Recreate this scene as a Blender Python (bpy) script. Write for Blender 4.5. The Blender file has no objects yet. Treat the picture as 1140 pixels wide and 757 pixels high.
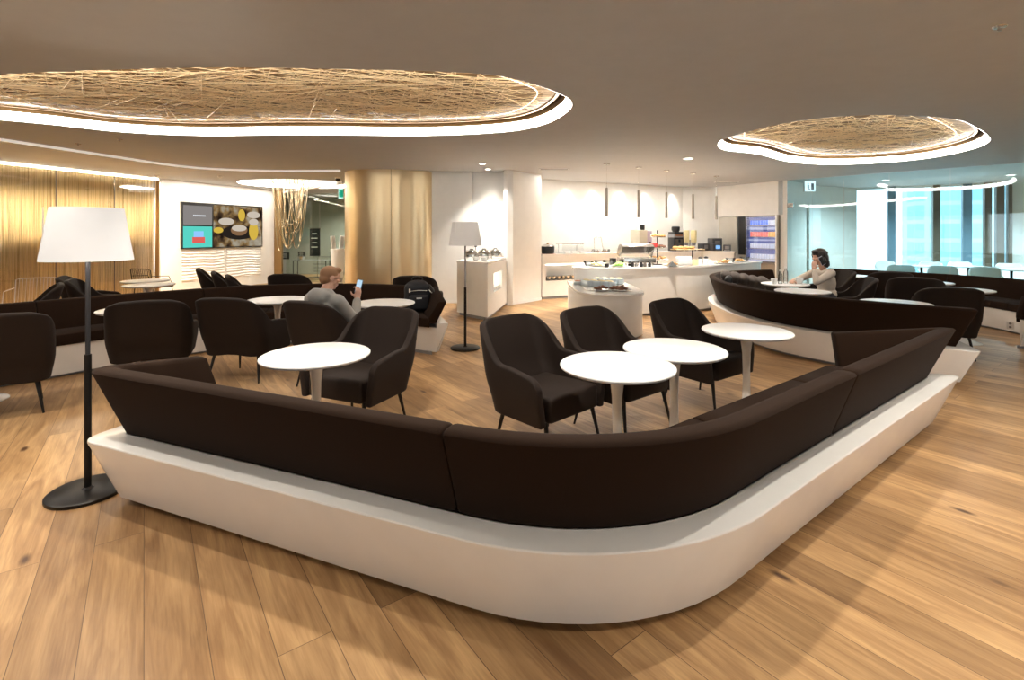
import bpy, bmesh, math, random
from mathutils import Vector, Matrix, noise
random.seed(7)
F, EYE, CX, HY = 550.0, 1.5, 570.0, 260.0
CEIL = 2.83
col = bpy.context.scene.collection
PI = math.pi

def P(px, py, h=0.0):                     # point of the photo lying at height h -> plan position
    Y = F*(EYE-h)/(py-HY)
    return ((px-CX)/F*Y, Y)
def Q(px, py, Y):                         # point of the photo at depth Y
    return Vector(((px-CX)/F*Y, Y, EYE-(py-HY)*Y/F))

# ------------------------------------------------------------------ materials
MATS = {}
def mat(name, colr=(.8,.8,.8), rough=.5, metal=0, emit=None, es=0, coat=0, spec=.5, sheen=0, trans=0, alpha=1, bump=None, aniso=0):
    m = bpy.data.materials.new(name); m.use_nodes = True
    nt = m.node_tree; b = nt.nodes['Principled BSDF']
    b.inputs['Base Color'].default_value = (*colr, 1)
    b.inputs['Roughness'].default_value = rough
    b.inputs['Metallic'].default_value = metal
    b.inputs['Specular IOR Level'].default_value = spec
    b.inputs['Coat Weight'].default_value = coat
    b.inputs['Coat Roughness'].default_value = .08
    b.inputs['Sheen Weight'].default_value = sheen
    b.inputs['Transmission Weight'].default_value = trans
    b.inputs['Anisotropic'].default_value = aniso
    if emit: b.inputs['Emission Color'].default_value = (*emit, 1); b.inputs['Emission Strength'].default_value = es
    # slight procedural variation on everything
    tc = nt.nodes.new('ShaderNodeTexCoord'); nz = nt.nodes.new('ShaderNodeTexNoise')
    nz.inputs['Scale'].default_value = bump[0] if bump else 6
    nz.inputs['Detail'].default_value = 3
    nt.links.new(tc.outputs['Object'], nz.inputs['Vector'])
    mx = nt.nodes.new('ShaderNodeMix'); mx.data_type = 'RGBA'
    k = .05 if not bump else bump[2] if len(bump) > 2 else .1
    mx.inputs[6].default_value = (*[c*(1-k) for c in colr], 1); mx.inputs[7].default_value = (*[min(1, c*(1+k)) for c in colr], 1)
    nt.links.new(nz.outputs['Fac'], mx.inputs[0]); nt.links.new(mx.outputs[2], b.inputs['Base Color'])
    if bump:
        bp = nt.nodes.new('ShaderNodeBump'); bp.inputs['Strength'].default_value = bump[1]; bp.inputs['Distance'].default_value = .003
        nt.links.new(nz.outputs['Fac'], bp.inputs['Height']); nt.links.new(bp.outputs['Normal'], b.inputs['Normal'])
    MATS[name] = m
    return m

FAB = mat('brown_fabric', (.021,.0108,.0062), .85, spec=.06, sheen=.03, bump=(420,.35,.35))
FAB2 = mat('chair_fabric', (.0165,.0095,.0065), .7, spec=.22, sheen=.02, bump=(420,.25,.3))
WHITE_GLOSS = mat('white_solid_surface', (.86,.835,.795), .2, coat=.25)
WHITE_TOP = mat('white_table_lacquer', (.80,.80,.80), .28, spec=.35)
PLASTER = mat('white_plaster', (.80,.79,.76), .6)
CEILM = mat('ceiling_paint', (.47,.48,.49), .7)
WALLW = mat('white_lacquer_wall', (.83,.82,.79), .35)
BLACKM = mat('black_metal', (.018,.016,.015), .4, metal=.6)
BLACKP = mat('black_plastic', (.012,.012,.013), .35)
GREYM = mat('grey_plastic', (.25,.25,.26), .4)
STEEL = mat('brushed_steel', (.62,.60,.57), .25, metal=1)
DSTEEL = mat('dark_steel', (.25,.22,.19), .35, metal=1)
CHROME = mat('chrome', (.8,.8,.8), .08, metal=1)
GOLDWIRE = mat('gold_thread', (.92,.74,.46), .45, metal=.15)
BRONZE = mat('bronze_trim', (.32,.2,.09), .35, metal=.8)
LED = mat('led_band', (1,.97,.92), .5, emit=(1,.93,.84), es=5.5)
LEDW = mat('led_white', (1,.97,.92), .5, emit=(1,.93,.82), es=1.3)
DOWN = mat('downlight_glow', (1,1,1), .5, emit=(1,.93,.82), es=6)
WHITEP = mat('white_plastic', (.85,.85,.84), .3)
CERAM = mat('white_ceramic', (.88,.88,.87), .15, coat=.5)
REDP = mat('red_card', (.6,.03,.03), .5)
BREAD = mat('baked_bread', (.55,.3,.1), .7, bump=(40,.5,.4))
GREEN = mat('salad_green', (.2,.4,.06), .6, bump=(60,.5,.5))
CREAM = mat('cream_food', (.8,.7,.4), .6, bump=(60,.5,.3))
COPPER = mat('copper_brown', (.35,.16,.08), .3, metal=.5)
DGREY = mat('dark_grey_wall', (.16,.155,.14), .6)
GREYW = mat('grey_green_wall', (.36,.37,.33), .5)
JACKET = mat('quilted_grey', (.06,.045,.037), .8, sheen=.1, bump=(60,.6,.3))
NAVY = mat('backpack_fabric', (.008,.009,.013), .7, bump=(200,.4,.3))
CANVAS = mat('light_canvas', (.75,.74,.7), .8)

def emis(name, c, s):
    m = bpy.data.materials.new(name); m.use_nodes = True
    nt = m.node_tree; nt.nodes.clear()
    e = nt.nodes.new('ShaderNodeEmission'); o = nt.nodes.new('ShaderNodeOutputMaterial')
    e.inputs[0].default_value = (*c,1); e.inputs[1].default_value = s*.33
    nt.links.new(e.outputs[0], o.inputs[0]); MATS[name] = m; return m
SCR_TEAL = emis('screen_teal', (.10,.62,.52), 1.0)
SCR_GREY = emis('screen_grey', (.24,.22,.21), 1.0)
SCR_WHITE = emis('screen_white', (.85,.9,.95), 1.0)
SCR_BLUE = emis('screen_blue', (.25,.5,.9), 1.1)
EXITG = emis('exit_sign_panel', (.45,.85,.72), 1.2)
EXITD = emis('exit_sign_mark', (.02,.35,.2), 1.0)
SCR_RED = emis('screen_red', (.7,.12,.1), 1.0)
SCR_DARKB = emis('screen_deep_blue', (.05,.1,.35), 1.0)
FR_BLUE = emis('fridge_glow_blue', (.16,.19,.46), .9)
FR_WHITE = emis('fridge_glow_white', (.62,.66,.9), .9)
PHONE = emis('phone_screen', (.45,.62,.75), 1.1)

def glass(name, tint, fr=1.35, rough=0.0, base=.06):
    m = bpy.data.materials.new(name); m.use_nodes = True
    nt = m.node_tree; nt.nodes.clear()
    t = nt.nodes.new('ShaderNodeBsdfTransparent'); g = nt.nodes.new('ShaderNodeBsdfGlossy')
    lw = nt.nodes.new('ShaderNodeFresnel'); lw.inputs[0].default_value = fr
    mx = nt.nodes.new('ShaderNodeMixShader'); o = nt.nodes.new('ShaderNodeOutputMaterial')
    t.inputs[0].default_value = (*tint,1); g.inputs['Roughness'].default_value = rough
    ad = nt.nodes.new('ShaderNodeMath'); ad.operation = 'ADD'; ad.inputs[1].default_value = base
    nt.links.new(lw.outputs[0], ad.inputs[0]); nt.links.new(ad.outputs[0], mx.inputs[0])
    nt.links.new(t.outputs[0], mx.inputs[1]); nt.links.new(g.outputs[0], mx.inputs[2]); nt.links.new(mx.outputs[0], o.inputs[0])
    MATS[name] = m; return m
GLASS_CYAN = glass('cyan_partition_glass', (.78,.93,.96), 1.35, 0, .03)
GLASS_CLR = glass('clear_glass', (.95,.96,.96), 1.3)
GLASS_GRN = glass('greenish_glass', (.84,.90,.86), 1.2, 0, .02)
WATER_GL = glass('glassware', (.86,.9,.92), 1.45)

def floor_mat():
    m = bpy.data.materials.new('oak_planks'); m.use_nodes = True
    nt = m.node_tree; N = nt.nodes; L = nt.links; b = N['Principled BSDF']
    tc = N.new('ShaderNodeTexCoord'); mp = N.new('ShaderNodeMapping')
    ang = math.atan2(1, -.745)
    mp.inputs['Rotation'].default_value = (0,0,-ang)
    L.new(tc.outputs['Object'], mp.inputs[0])
    br = N.new('ShaderNodeTexBrick')
    br.offset = .37; br.offset_frequency = 2
    br.inputs['Color1'].default_value = (0,0,0,1); br.inputs['Color2'].default_value = (1,1,1,1)
    br.inputs['Mortar'].default_value = (.5,.5,.5,1)
    br.inputs['Scale'].default_value = 1; br.inputs['Mortar Size'].default_value = .0016; br.inputs['Mortar Smooth'].default_value = .3
    br.inputs['Brick Width'].default_value = 1.9; br.inputs['Row Height'].default_value = .19
    L.new(mp.outputs[0], br.inputs['Vector'])
    # per plank value -> offset of the grain
    sep = N.new('ShaderNodeSeparateXYZ'); L.new(mp.outputs[0], sep.inputs[0])
    tog = N.new('ShaderNodeRGBToBW'); L.new(br.outputs['Color'], tog.inputs[0])
    ml = N.new('ShaderNodeMath'); ml.operation='MULTIPLY'; ml.inputs[1].default_value = 37.0; L.new(tog.outputs[0], ml.inputs[0])
    cmb = N.new('ShaderNodeCombineXYZ')
    L.new(sep.outputs[0], cmb.inputs[0]); L.new(sep.outputs[1], cmb.inputs[1]); L.new(ml.outputs[0], cmb.inputs[2])
    mp2 = N.new('ShaderNodeMapping'); mp2.inputs['Scale'].default_value = (1.1, 9, 1); L.new(cmb.outputs[0], mp2.inputs[0])
    g1 = N.new('ShaderNodeTexNoise'); g1.inputs['Scale'].default_value = 1.6; g1.inputs['Detail'].default_value = 6; g1.inputs['Distortion'].default_value = 1.2; L.new(mp2.outputs[0], g1.inputs[0])
    mp3 = N.new('ShaderNodeMapping'); mp3.inputs['Scale'].default_value = (4, 90, 1); L.new(cmb.outputs[0], mp3.inputs[0])
    g2 = N.new('ShaderNodeTexNoise'); g2.inputs['Scale'].default_value = 1.5; g2.inputs['Detail'].default_value = 4; L.new(mp3.outputs[0], g2.inputs[0])
    # knots
    mp4 = N.new('ShaderNodeMapping'); mp4.inputs['Scale'].default_value = (1.3, 3.4, 1); L.new(cmb.outputs[0], mp4.inputs[0])
    vo = N.new('ShaderNodeTexVoronoi'); vo.inputs['Scale'].default_value = 1.0; L.new(mp4.outputs[0], vo.inputs['Vector'])
    kn = N.new('ShaderNodeMapRange'); kn.inputs['From Min'].default_value = .03; kn.inputs['From Max'].default_value = .09; kn.inputs['To Min'].default_value = 1; kn.inputs['To Max'].default_value = 0
    L.new(vo.outputs['Distance'], kn.inputs[0])
    cr = N.new('ShaderNodeValToRGB'); L.new(g1.outputs['Fac'], cr.inputs[0])
    cr.color_ramp.elements[0].position = .3; cr.color_ramp.elements[0].color = (.35,.20,.09,1)
    cr.color_ramp.elements[1].position = .7; cr.color_ramp.elements[1].color = (.62,.40,.195,1)
    # plank tone
    mt = N.new('ShaderNodeMix'); mt.data_type='RGBA'; mt.blend_type='MULTIPLY'; mt.inputs[0].default_value = 1
    cr2 = N.new('ShaderNodeValToRGB'); L.new(tog.outputs[0], cr2.inputs[0])
    cr2.color_ramp.elements[0].color = (.66,.61,.56,1); cr2.color_ramp.elements[1].color = (1.12,1.1,1.06,1)
    L.new(cr.outputs[0], mt.inputs[6]); L.new(cr2.outputs[0], mt.inputs[7])
    mg = N.new('ShaderNodeMix'); mg.data_type='RGBA'; mg.blend_type='MULTIPLY'; mg.inputs[0].default_value = .32
    cr3 = N.new('ShaderNodeValToRGB'); L.new(g2.outputs['Fac'], cr3.inputs[0])
    cr3.color_ramp.elements[0].position=.35; cr3.color_ramp.elements[0].color=(.62,.55,.48,1); cr3.color_ramp.elements[1].position=.6; cr3.color_ramp.elements[1].color=(1,1,1,1)
    L.new(mt.outputs[2], mg.inputs[6]); L.new(cr3.outputs[0], mg.inputs[7])
    mk = N.new('ShaderNodeMix'); mk.data_type='RGBA'; L.new(kn.outputs[0], mk.inputs[0]); L.new(mg.outputs[2], mk.inputs[6]); mk.inputs[7].default_value = (.09,.04,.018,1)
    mo = N.new('ShaderNodeMix'); mo.data_type='RGBA'; L.new(br.outputs['Fac'], mo.inputs[0]); L.new(mk.outputs[2], mo.inputs[6]); mo.inputs[7].default_value = (.12,.065,.03,1)
    L.new(mo.outputs[2], b.inputs['Base Color'])
    b.inputs['Roughness'].default_value = .38; b.inputs['Specular IOR Level'].default_value = .4
    bp = N.new('ShaderNodeBump'); bp.inputs['Strength'].default_value=.25; bp.inputs['Distance'].default_value=.002
    sb = N.new('ShaderNodeMath'); sb.operation='SUBTRACT'; L.new(g2.outputs['Fac'], sb.inputs[0]); L.new(br.outputs['Fac'], sb.inputs[1])
    L.new(sb.outputs[0], bp.inputs['Height']); L.new(bp.outputs[0], b.inputs['Normal'])
    return m
OAK = floor_mat()

def woven_mat():
    m = bpy.data.materials.new('woven_gold_mesh'); m.use_nodes = True
    nt = m.node_tree; N = nt.nodes; L = nt.links; b = N['Principled BSDF']
    tc = N.new('ShaderNodeTexCoord')
    prev = None
    for k,(rot,sc) in enumerate([(.2,38),(.95,30),(1.9,34),(2.6,28)]):
        mp = N.new('ShaderNodeMapping'); mp.inputs['Rotation'].default_value=(0,0,rot); mp.inputs['Scale'].default_value=(1.2,sc,1)
        L.new(tc.outputs['Object'], mp.inputs[0])
        nz = N.new('ShaderNodeTexNoise'); nz.inputs['Scale'].default_value=2.4; nz.inputs['Detail'].default_value=2; nz.inputs['Distortion'].default_value=.3; L.new(mp.outputs[0], nz.inputs[0])
        if prev is None: prev = nz.outputs['Fac']
        else:
            mx = N.new('ShaderNodeMath'); mx.operation='MAXIMUM'; L.new(prev, mx.inputs[0]); L.new(nz.outputs['Fac'], mx.inputs[1]); prev = mx.outputs[0]
    cr = N.new('ShaderNodeValToRGB'); L.new(prev, cr.inputs[0])
    cr.color_ramp.elements[0].position=.54; cr.color_ramp.elements[0].color=(.09,.045,.018,1)
    cr.color_ramp.elements[1].position=.72; cr.color_ramp.elements[1].color=(.84,.60,.32,1)
    L.new(cr.outputs[0], b.inputs['Base Color'])
    b.inputs['Roughness'].default_value=.6; b.inputs['Coat Weight'].default_value=.12; b.inputs['Coat Roughness'].default_value=.12; b.inputs['Specular IOR Level'].default_value=.2
    bp = N.new('ShaderNodeBump'); bp.inputs['Strength'].default_value=.5; bp.inputs['Distance'].default_value=.01; L.new(prev, bp.inputs['Height']); L.new(bp.outputs[0], b.inputs['Normal'])
    return m
WOVEN = woven_mat()

def curtain_mat():
    m = bpy.data.materials.new('gold_string_curtain'); m.use_nodes = True
    nt = m.node_tree; N = nt.nodes; L = nt.links; b = N['Principled BSDF']
    tc = N.new('ShaderNodeTexCoord'); mp = N.new('ShaderNodeMapping'); mp.inputs['Scale'].default_value=(26,26,.8)
    L.new(tc.outputs['Object'], mp.inputs[0])
    nz = N.new('ShaderNodeTexNoise'); nz.inputs['Scale'].default_value=1.3; nz.inputs['Detail'].default_value=4; L.new(mp.outputs[0], nz.inputs[0])
    cr = N.new('ShaderNodeValToRGB'); L.new(nz.outputs['Fac'], cr.inputs[0])
    cr.color_ramp.elements[0].position=.36; cr.color_ramp.elements[0].color=(.52,.36,.17,1)
    cr.color_ramp.elements[1].position=.62; cr.color_ramp.elements[1].color=(.95,.76,.42,1)
    L.new(cr.outputs[0], b.inputs['Base Color']); b.inputs['Roughness'].default_value=.5; b.inputs['Metallic'].default_value=.05
    bp = N.new('ShaderNodeBump'); bp.inputs['Strength'].default_value=.8; bp.inputs['Distance'].default_value=.02; L.new(nz.outputs['Fac'], bp.inputs['Height']); L.new(bp.outputs[0], b.inputs['Normal'])
    return m
CURT = curtain_mat()

def column_mat():
    m = bpy.data.materials.new('champagne_gold_metal'); m.use_nodes = True
    nt = m.node_tree; N = nt.nodes; L = nt.links; b = N['Principled BSDF']
    b.inputs['Base Color'].default_value=(.86,.68,.42,1); b.inputs['Metallic'].default_value=.85; b.inputs['Roughness'].default_value=.36
    tc = N.new('ShaderNodeTexCoord'); mp = N.new('ShaderNodeMapping'); mp.inputs['Scale'].default_value=(3,3,.15)
    L.new(tc.outputs['Object'], mp.inputs[0])
    nz = N.new('ShaderNodeTexNoise'); nz.inputs['Scale'].default_value=1.6; nz.inputs['Detail'].default_value=1; L.new(mp.outputs[0], nz.inputs[0])
    bp = N.new('ShaderNodeBump'); bp.inputs['Strength'].default_value=.35; bp.inputs['Distance'].default_value=.05; L.new(nz.outputs['Fac'], bp.inputs['Height']); L.new(bp.outputs[0], b.inputs['Normal'])
    return m
COLM = column_mat()

def facade_mat():
    m = bpy.data.materials.new('hazy_blue_facade'); m.use_nodes = True
    nt = m.node_tree; N = nt.nodes; L = nt.links; b = N['Principled BSDF']
    tc = N.new('ShaderNodeTexCoord'); mp = N.new('ShaderNodeMapping'); mp.inputs['Rotation'].default_value=(PI/2,0,0)
    L.new(tc.outputs['Object'], mp.inputs[0])
    br = N.new('ShaderNodeTexBrick'); br.offset=0
    br.inputs['Color1'].default_value=(.22,.42,.50,1); br.inputs['Color2'].default_value=(.28,.48,.55,1); br.inputs['Mortar'].default_value=(.40,.55,.60,1)
    br.inputs['Scale'].default_value=1; br.inputs['Brick Width'].default_value=1.6; br.inputs['Row Height'].default_value=1.1; br.inputs['Mortar Size'].default_value=.12
    L.new(mp.outputs[0], br.inputs['Vector']); L.new(br.outputs['Color'], b.inputs['Base Color']); b.inputs['Roughness'].default_value=.7
    return m
FACADE = facade_mat()

def food_screen():
    m = bpy.data.materials.new('screen_food_photo'); m.use_nodes = True
    nt = m.node_tree; N = nt.nodes; L = nt.links; N.clear()
    tc = N.new('ShaderNodeTexCoord'); vo = N.new('ShaderNodeTexNoise'); vo.inputs['Scale'].default_value=3.2; vo.inputs['Detail'].default_value=3
    L.new(tc.outputs['Object'], vo.inputs[0])
    cr = N.new('ShaderNodeValToRGB'); L.new(vo.outputs['Fac'], cr.inputs[0]); e = cr.color_ramp.elements
    e[0].position=.36; e[0].color=(.025,.015,.01,1); e[1].position=.7; e[1].color=(.62,.55,.42,1)
    for p_,c in ((.45,(.12,.07,.035,1)),(.53,(.40,.25,.10,1)),(.6,(.5,.42,.3,1))):
        x = e.new(p_); x.color=c
    em = N.new('ShaderNodeEmission'); L.new(cr.outputs[0], em.inputs[0]); em.inputs[1].default_value=.2
    o = N.new('ShaderNodeOutputMaterial'); L.new(em.outputs[0], o.inputs[0]); return m
SCR_FOOD = food_screen()
SKIN = mat('skin', (.62,.36,.26), .5, bump=(80,.1,.08))
HAIR_G = mat('ginger_hair', (.30,.155,.075), .6, bump=(150,.8,.4))
HAIR_B = mat('black_hair', (.02,.014,.012), .45, bump=(120,.8,.4))
HOODIE = mat('grey_marl_cotton', (.33,.32,.30), .9, sheen=.2, bump=(250,.3,.15))
DENIM = mat('dark_trousers', (.03,.035,.05), .85, bump=(250,.3,.2))
BEIGE = mat('beige_knit', (.60,.52,.44), .9, sheen=.2, bump=(220,.3,.12))

# ------------------------------------------------------------------ mesh helpers
class MB:
    def __init__(s): s.bm = bmesh.new()
    def v(s, c): return s.bm.verts.new(c)
    def box(s, c, d, rz=0, bev=0):
        r = bmesh.ops.create_cube(s.bm, size=1)
        M = Matrix.Translation(c) @ Matrix.Rotation(rz,4,'Z') @ Matrix.Diagonal((*d,1))
        bmesh.ops.transform(s.bm, matrix=M, verts=r['verts'])
        if bev:
            es = list({e for v in r['verts'] for e in v.link_edges})
            bmesh.ops.bevel(s.bm, geom=es, offset=bev, segments=3, profile=.5, affect='EDGES')
        return s
    def quadbox(s, poly, z0, z1, bev=0):    # prism of a plan polygon
        n = len(poly)
        a = [s.v((p[0],p[1],z0)) for p in poly]; b = [s.v((p[0],p[1],z1)) for p in poly]
        fs = [s.bm.faces.new(a[::-1]), s.bm.faces.new(b)]
        for i in range(n): fs.append(s.bm.faces.new((a[i],a[(i+1)%n],b[(i+1)%n],b[i])))
        if bev:
            es = [e for e in fs[1].edges]
            bmesh.ops.bevel(s.bm, geom=es, offset=bev, segments=3, profile=.5, affect='EDGES')
        return s
    def cyl(s, p0, p1, r0, r1=None, n=16, cap=True):
        r1 = r0 if r1 is None else r1
        p0=Vector(p0); p1=Vector(p1); d=(p1-p0).normalized()
        u = d.orthogonal().normalized(); w = d.cross(u)
        A=[];B=[]
        for i in range(n):
            t=2*PI*i/n; o=u*math.cos(t)+w*math.sin(t)
            A.append(s.v(p0+o*r0)); B.append(s.v(p1+o*r1))
        for i in range(n): s.bm.faces.new((A[i],A[(i+1)%n],B[(i+1)%n],B[i]))
        if cap: s.bm.faces.new(A[::-1]); s.bm.faces.new(B)
        return s
    def lathe(s, prof, c=(0,0,0), n=32, sx=1, sy=1):
        rings=[]
        for r,z in prof:
            if r < 1e-5: rings.append([s.v((c[0],c[1],c[2]+z))])
            else: rings.append([s.v((c[0]+sx*r*math.cos(2*PI*i/n), c[1]+sy*r*math.sin(2*PI*i/n), c[2]+z)) for i in range(n)])
        for a,b in zip(rings, rings[1:]):
            for i in range(n):
                j=(i+1)%n
                if len(a)==1 and len(b)==1: continue
                if len(a)==1: s.bm.faces.new((a[0],b[j],b[i]))
                elif len(b)==1: s.bm.faces.new((a[i],a[j],b[0]))
                else: s.bm.faces.new((a[i],a[j],b[j],b[i]))
        return s
    def ell(s, c, r, rot=None, n=16):
        x = bmesh.ops.create_uvsphere(s.bm, u_segments=n, v_segments=max(6,n//2), radius=1)
        M = Matrix.Translation(c) @ (rot.to_4x4() if rot else Matrix.Identity(4)) @ Matrix.Diagonal((*r,1))
        bmesh.ops.transform(s.bm, matrix=M, verts=x['verts']); return s
    def cap(s, p0, p1, r0, r1=None, n=12):   # capsule
        r1 = r0 if r1 is None else r1
        s.ell(p0,(r0,)*3,n=n); s.ell(p1,(r1,)*3,n=n); s.cyl(p0,p1,r0,r1,n=n); return s
    def tube(s, pts, r, n=6, close=False):
        pts=[Vector(p) for p in pts]; rings=[]; m=len(pts)
        up=Vector((0.3,.2,1)).normalized()
        for k,p in enumerate(pts):
            a=pts[(k-1)%m] if (close or k>0) else p; b=pts[(k+1)%m] if (close or k<m-1) else p
            d=(b-a).normalized(); u=d.cross(up)
            if u.length<1e-3: u=d.orthogonal()
            u.normalize(); w=d.cross(u)
            rings.append([s.v(p+(u*math.cos(2*PI*i/n)+w*math.sin(2*PI*i/n))*r) for i in range(n)])
        rng = range(m) if close else range(m-1)
        for k in rng:
            a=rings[k]; b=rings[(k+1)%m]
            for i in range(n): s.bm.faces.new((a[i],a[(i+1)%n],b[(i+1)%n],b[i]))
        if not close: s.bm.faces.new(rings[0][::-1]); s.bm.faces.new(rings[-1])
        return s
    def skin(s, rails, close=False):          # skin consecutive rails (each list of 3d pts); returns vert grid
        G=[[s.v(p) for p in r] for r in rails]
        for a,b in zip(G, G[1:]+([G[0]] if close else [])):
            for i in range(len(a)-1):
                s.bm.faces.new((a[i],a[i+1],b[i+1],b[i]))
        return G
    def skn(s,*a,**k): s.skin(*a,**k); return s
    def build(s, name, m, parent=None, origin=(0,0,0), sharp=35, smooth=True):
        bm=s.bm
        bmesh.ops.remove_doubles(bm, verts=bm.verts, dist=1e-5)
        bmesh.ops.recalc_face_normals(bm, faces=bm.faces)
        if origin!=(0,0,0): bmesh.ops.translate(bm, vec=-Vector(origin), verts=bm.verts)
        for f in bm.faces: f.smooth=smooth
        if smooth:
            lim=math.radians(sharp)
            for e in bm.edges:
                if len(e.link_faces)==2 and e.calc_face_angle(0)>lim: e.smooth=False
        me=bpy.data.meshes.new(name); bm.to_mesh(me); bm.free()
        for mm in (m if isinstance(m,(list,tuple)) else [m]): me.materials.append(mm)
        o=bpy.data.objects.new(name,me); col.objects.link(o)
        if parent is not None: o.parent=parent
        return o

def tag(o, label=None, cat=None, group=None, kind=None):
    if label: o['label']=label
    if cat: o['category']=cat
    if group: o['group']=group
    if kind: o['kind']=kind
    return o
def thing(name, label, cat, loc=(0,0,0), rz=0, group=None):
    o=bpy.data.objects.new(name,None); col.objects.link(o); o.empty_display_size=.1
    o.location=loc; o.rotation_euler=(0,0,rz); return tag(o,label,cat,group)
def struct(name, mb, m, **k):
    o=mb.build(name,m,**k); o['kind']='structure'; return o
def dup(root, loc=None, rz=None, label=None, group=None):
    r=root.copy(); col.objects.link(r)
    if loc is not None: r.location=loc
    if rz is not None: r.rotation_euler=(0,0,rz)
    if label: r['label']=label
    if group: r['group']=group
    for ch in list(root.children):
        c=ch.copy(); col.objects.link(c); c.parent=r
        for g in list(ch.children):
            d=g.copy(); col.objects.link(d); d.parent=c
    return r

def spline(pts, n, closed=False):
    pts=[Vector(p) for p in pts]; out=[]; m=len(pts)
    segs = m if closed else m-1
    for k in range(segs):
        if closed: a,b,c,d=[pts[(k+i)%m] for i in (-1,0,1,2)]
        else: a=pts[max(k-1,0)];b=pts[k];c=pts[k+1];d=pts[min(k+2,m-1)]
        for i in range(n):
            t=i/n
            out.append(.5*((2*b)+(c-a)*t+(2*a-5*b+4*c-d)*t*t+(3*b-a-3*c+d)*t**3))
    if not closed: out.append(pts[-1])
    return out
def resample(pts, n):
    L=[0]
    for a,b in zip(pts,pts[1:]): L.append(L[-1]+(b-a).length)
    out=[];k=0
    for i in range(n):
        s=L[-1]*i/(n-1)
        while k<len(L)-2 and L[k+1]<s: k+=1
        t=(s-L[k])/max(1e-9,(L[k+1]-L[k])); out.append(pts[k].lerp(pts[k+1],t))
    return out

# ------------------------------------------------------------------ camera
cd=bpy.data.cameras.new('camera'); cam=bpy.data.objects.new('camera',cd); col.objects.link(cam)
cam.location=(0,0,EYE); cam.rotation_euler=(PI/2,0,0)
cd.sensor_width=36; cd.lens=36*F/1140; cd.shift_y=-(378.5-HY)/1140; cd.clip_start=.05
bpy.context.scene.camera=cam
#@@SETTING
# ------------------------------------------------------------------ setting
outer=[(-14,-4.5),(16,-4.5),(16,11),(12.94,12.8),(10.1,14.47),(7.0,16.5),(-3,20),(-14,20)]
struct('floor', MB().quadbox(outer,-.1,0), OAK)

LCOVE=[P(x,y,CEIL) for x,y in [(56,138.6),(135,147),(225,151),(337,150),(472,151),(561.5,147),(606,138.6),(631.7,124.6),(636,113),(617.6,102),(584,91),(550,84),(488.5,79.7),(376,76.8),(236,75),(112,78),(0,82.5)]]+[(-5.4,4.25),(-6.3,4.6),(-6.7,5.2),(-6.2,5.65)]
RCOVE=[P(x,y,CEIL) for x,y in [(799.6,159),(806,167),(843,171.5),(875,179.5),(912.6,183),(969.5,182),(1032.6,176.3),(1080,166.8),(1101,158),(1099,150),(1083,140),(1064,133),(1026,129.5),(976,128),(916,131.5),(859,140),(815,152)]]
ECOVE=[(-5.75+1.5*math.cos(t*PI/8), 13.3+1.25*math.sin(t*PI/8)) for t in range(16)]
def smooth_loop(pts,n=6): return [Vector((p[0],p[1])) for p in spline([(*p,0) for p in pts],n,True)]
def area(l): return sum(a.x*b.y-b.x*a.y for a,b in zip(l,l[1:]+l[:1]))/2
def loop_offset(l,d):      # d>0 shrinks
    s = 1 if area(l)>0 else -1
    n=len(l); out=[]
    for i in range(n):
        t=(l[(i+2)%n]-l[(i-2)%n]).normalized(); out.append(l[i]+Vector((-t.y,t.x))*d*s)
    return out
COVES=[smooth_loop(LCOVE),smooth_loop(RCOVE),smooth_loop(ECOVE)]
cu=bpy.data.curves.new('ceiling','CURVE'); cu.dimensions='2D'; cu.fill_mode='BOTH'; cu.extrude=.08
for lp in [[Vector(p) for p in outer]]+COVES:
    sp=cu.splines.new('POLY'); sp.points.add(len(lp)-1); sp.use_cyclic_u=True
    for q,p in zip(sp.points,lp): q.co=(p.x,p.y,0,1)
co=bpy.data.objects.new('tmp',cu); col.objects.link(co); co.location=(0,0,0)
dg=bpy.context.evaluated_depsgraph_get()
me=bpy.data.meshes.new_from_object(co.evaluated_get(dg)); bpy.data.objects.remove(co)
me.materials.clear(); me.materials.append(CEILM)
ce=bpy.data.objects.new('ceiling',me); ce.location=(0,0,CEIL+.08); col.objects.link(ce); ce['kind']='structure'
tb=MB(); tb.quadbox([(-14.1,-4.6),(16.1,-4.6),(16.1,11),(13,12.9),(10.2,14.6),(7,16.7),(-3,20.1),(-14.1,20.1)],CEIL+.75,CEIL+.8); struct('ceiling', tb, CEILM)

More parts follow.
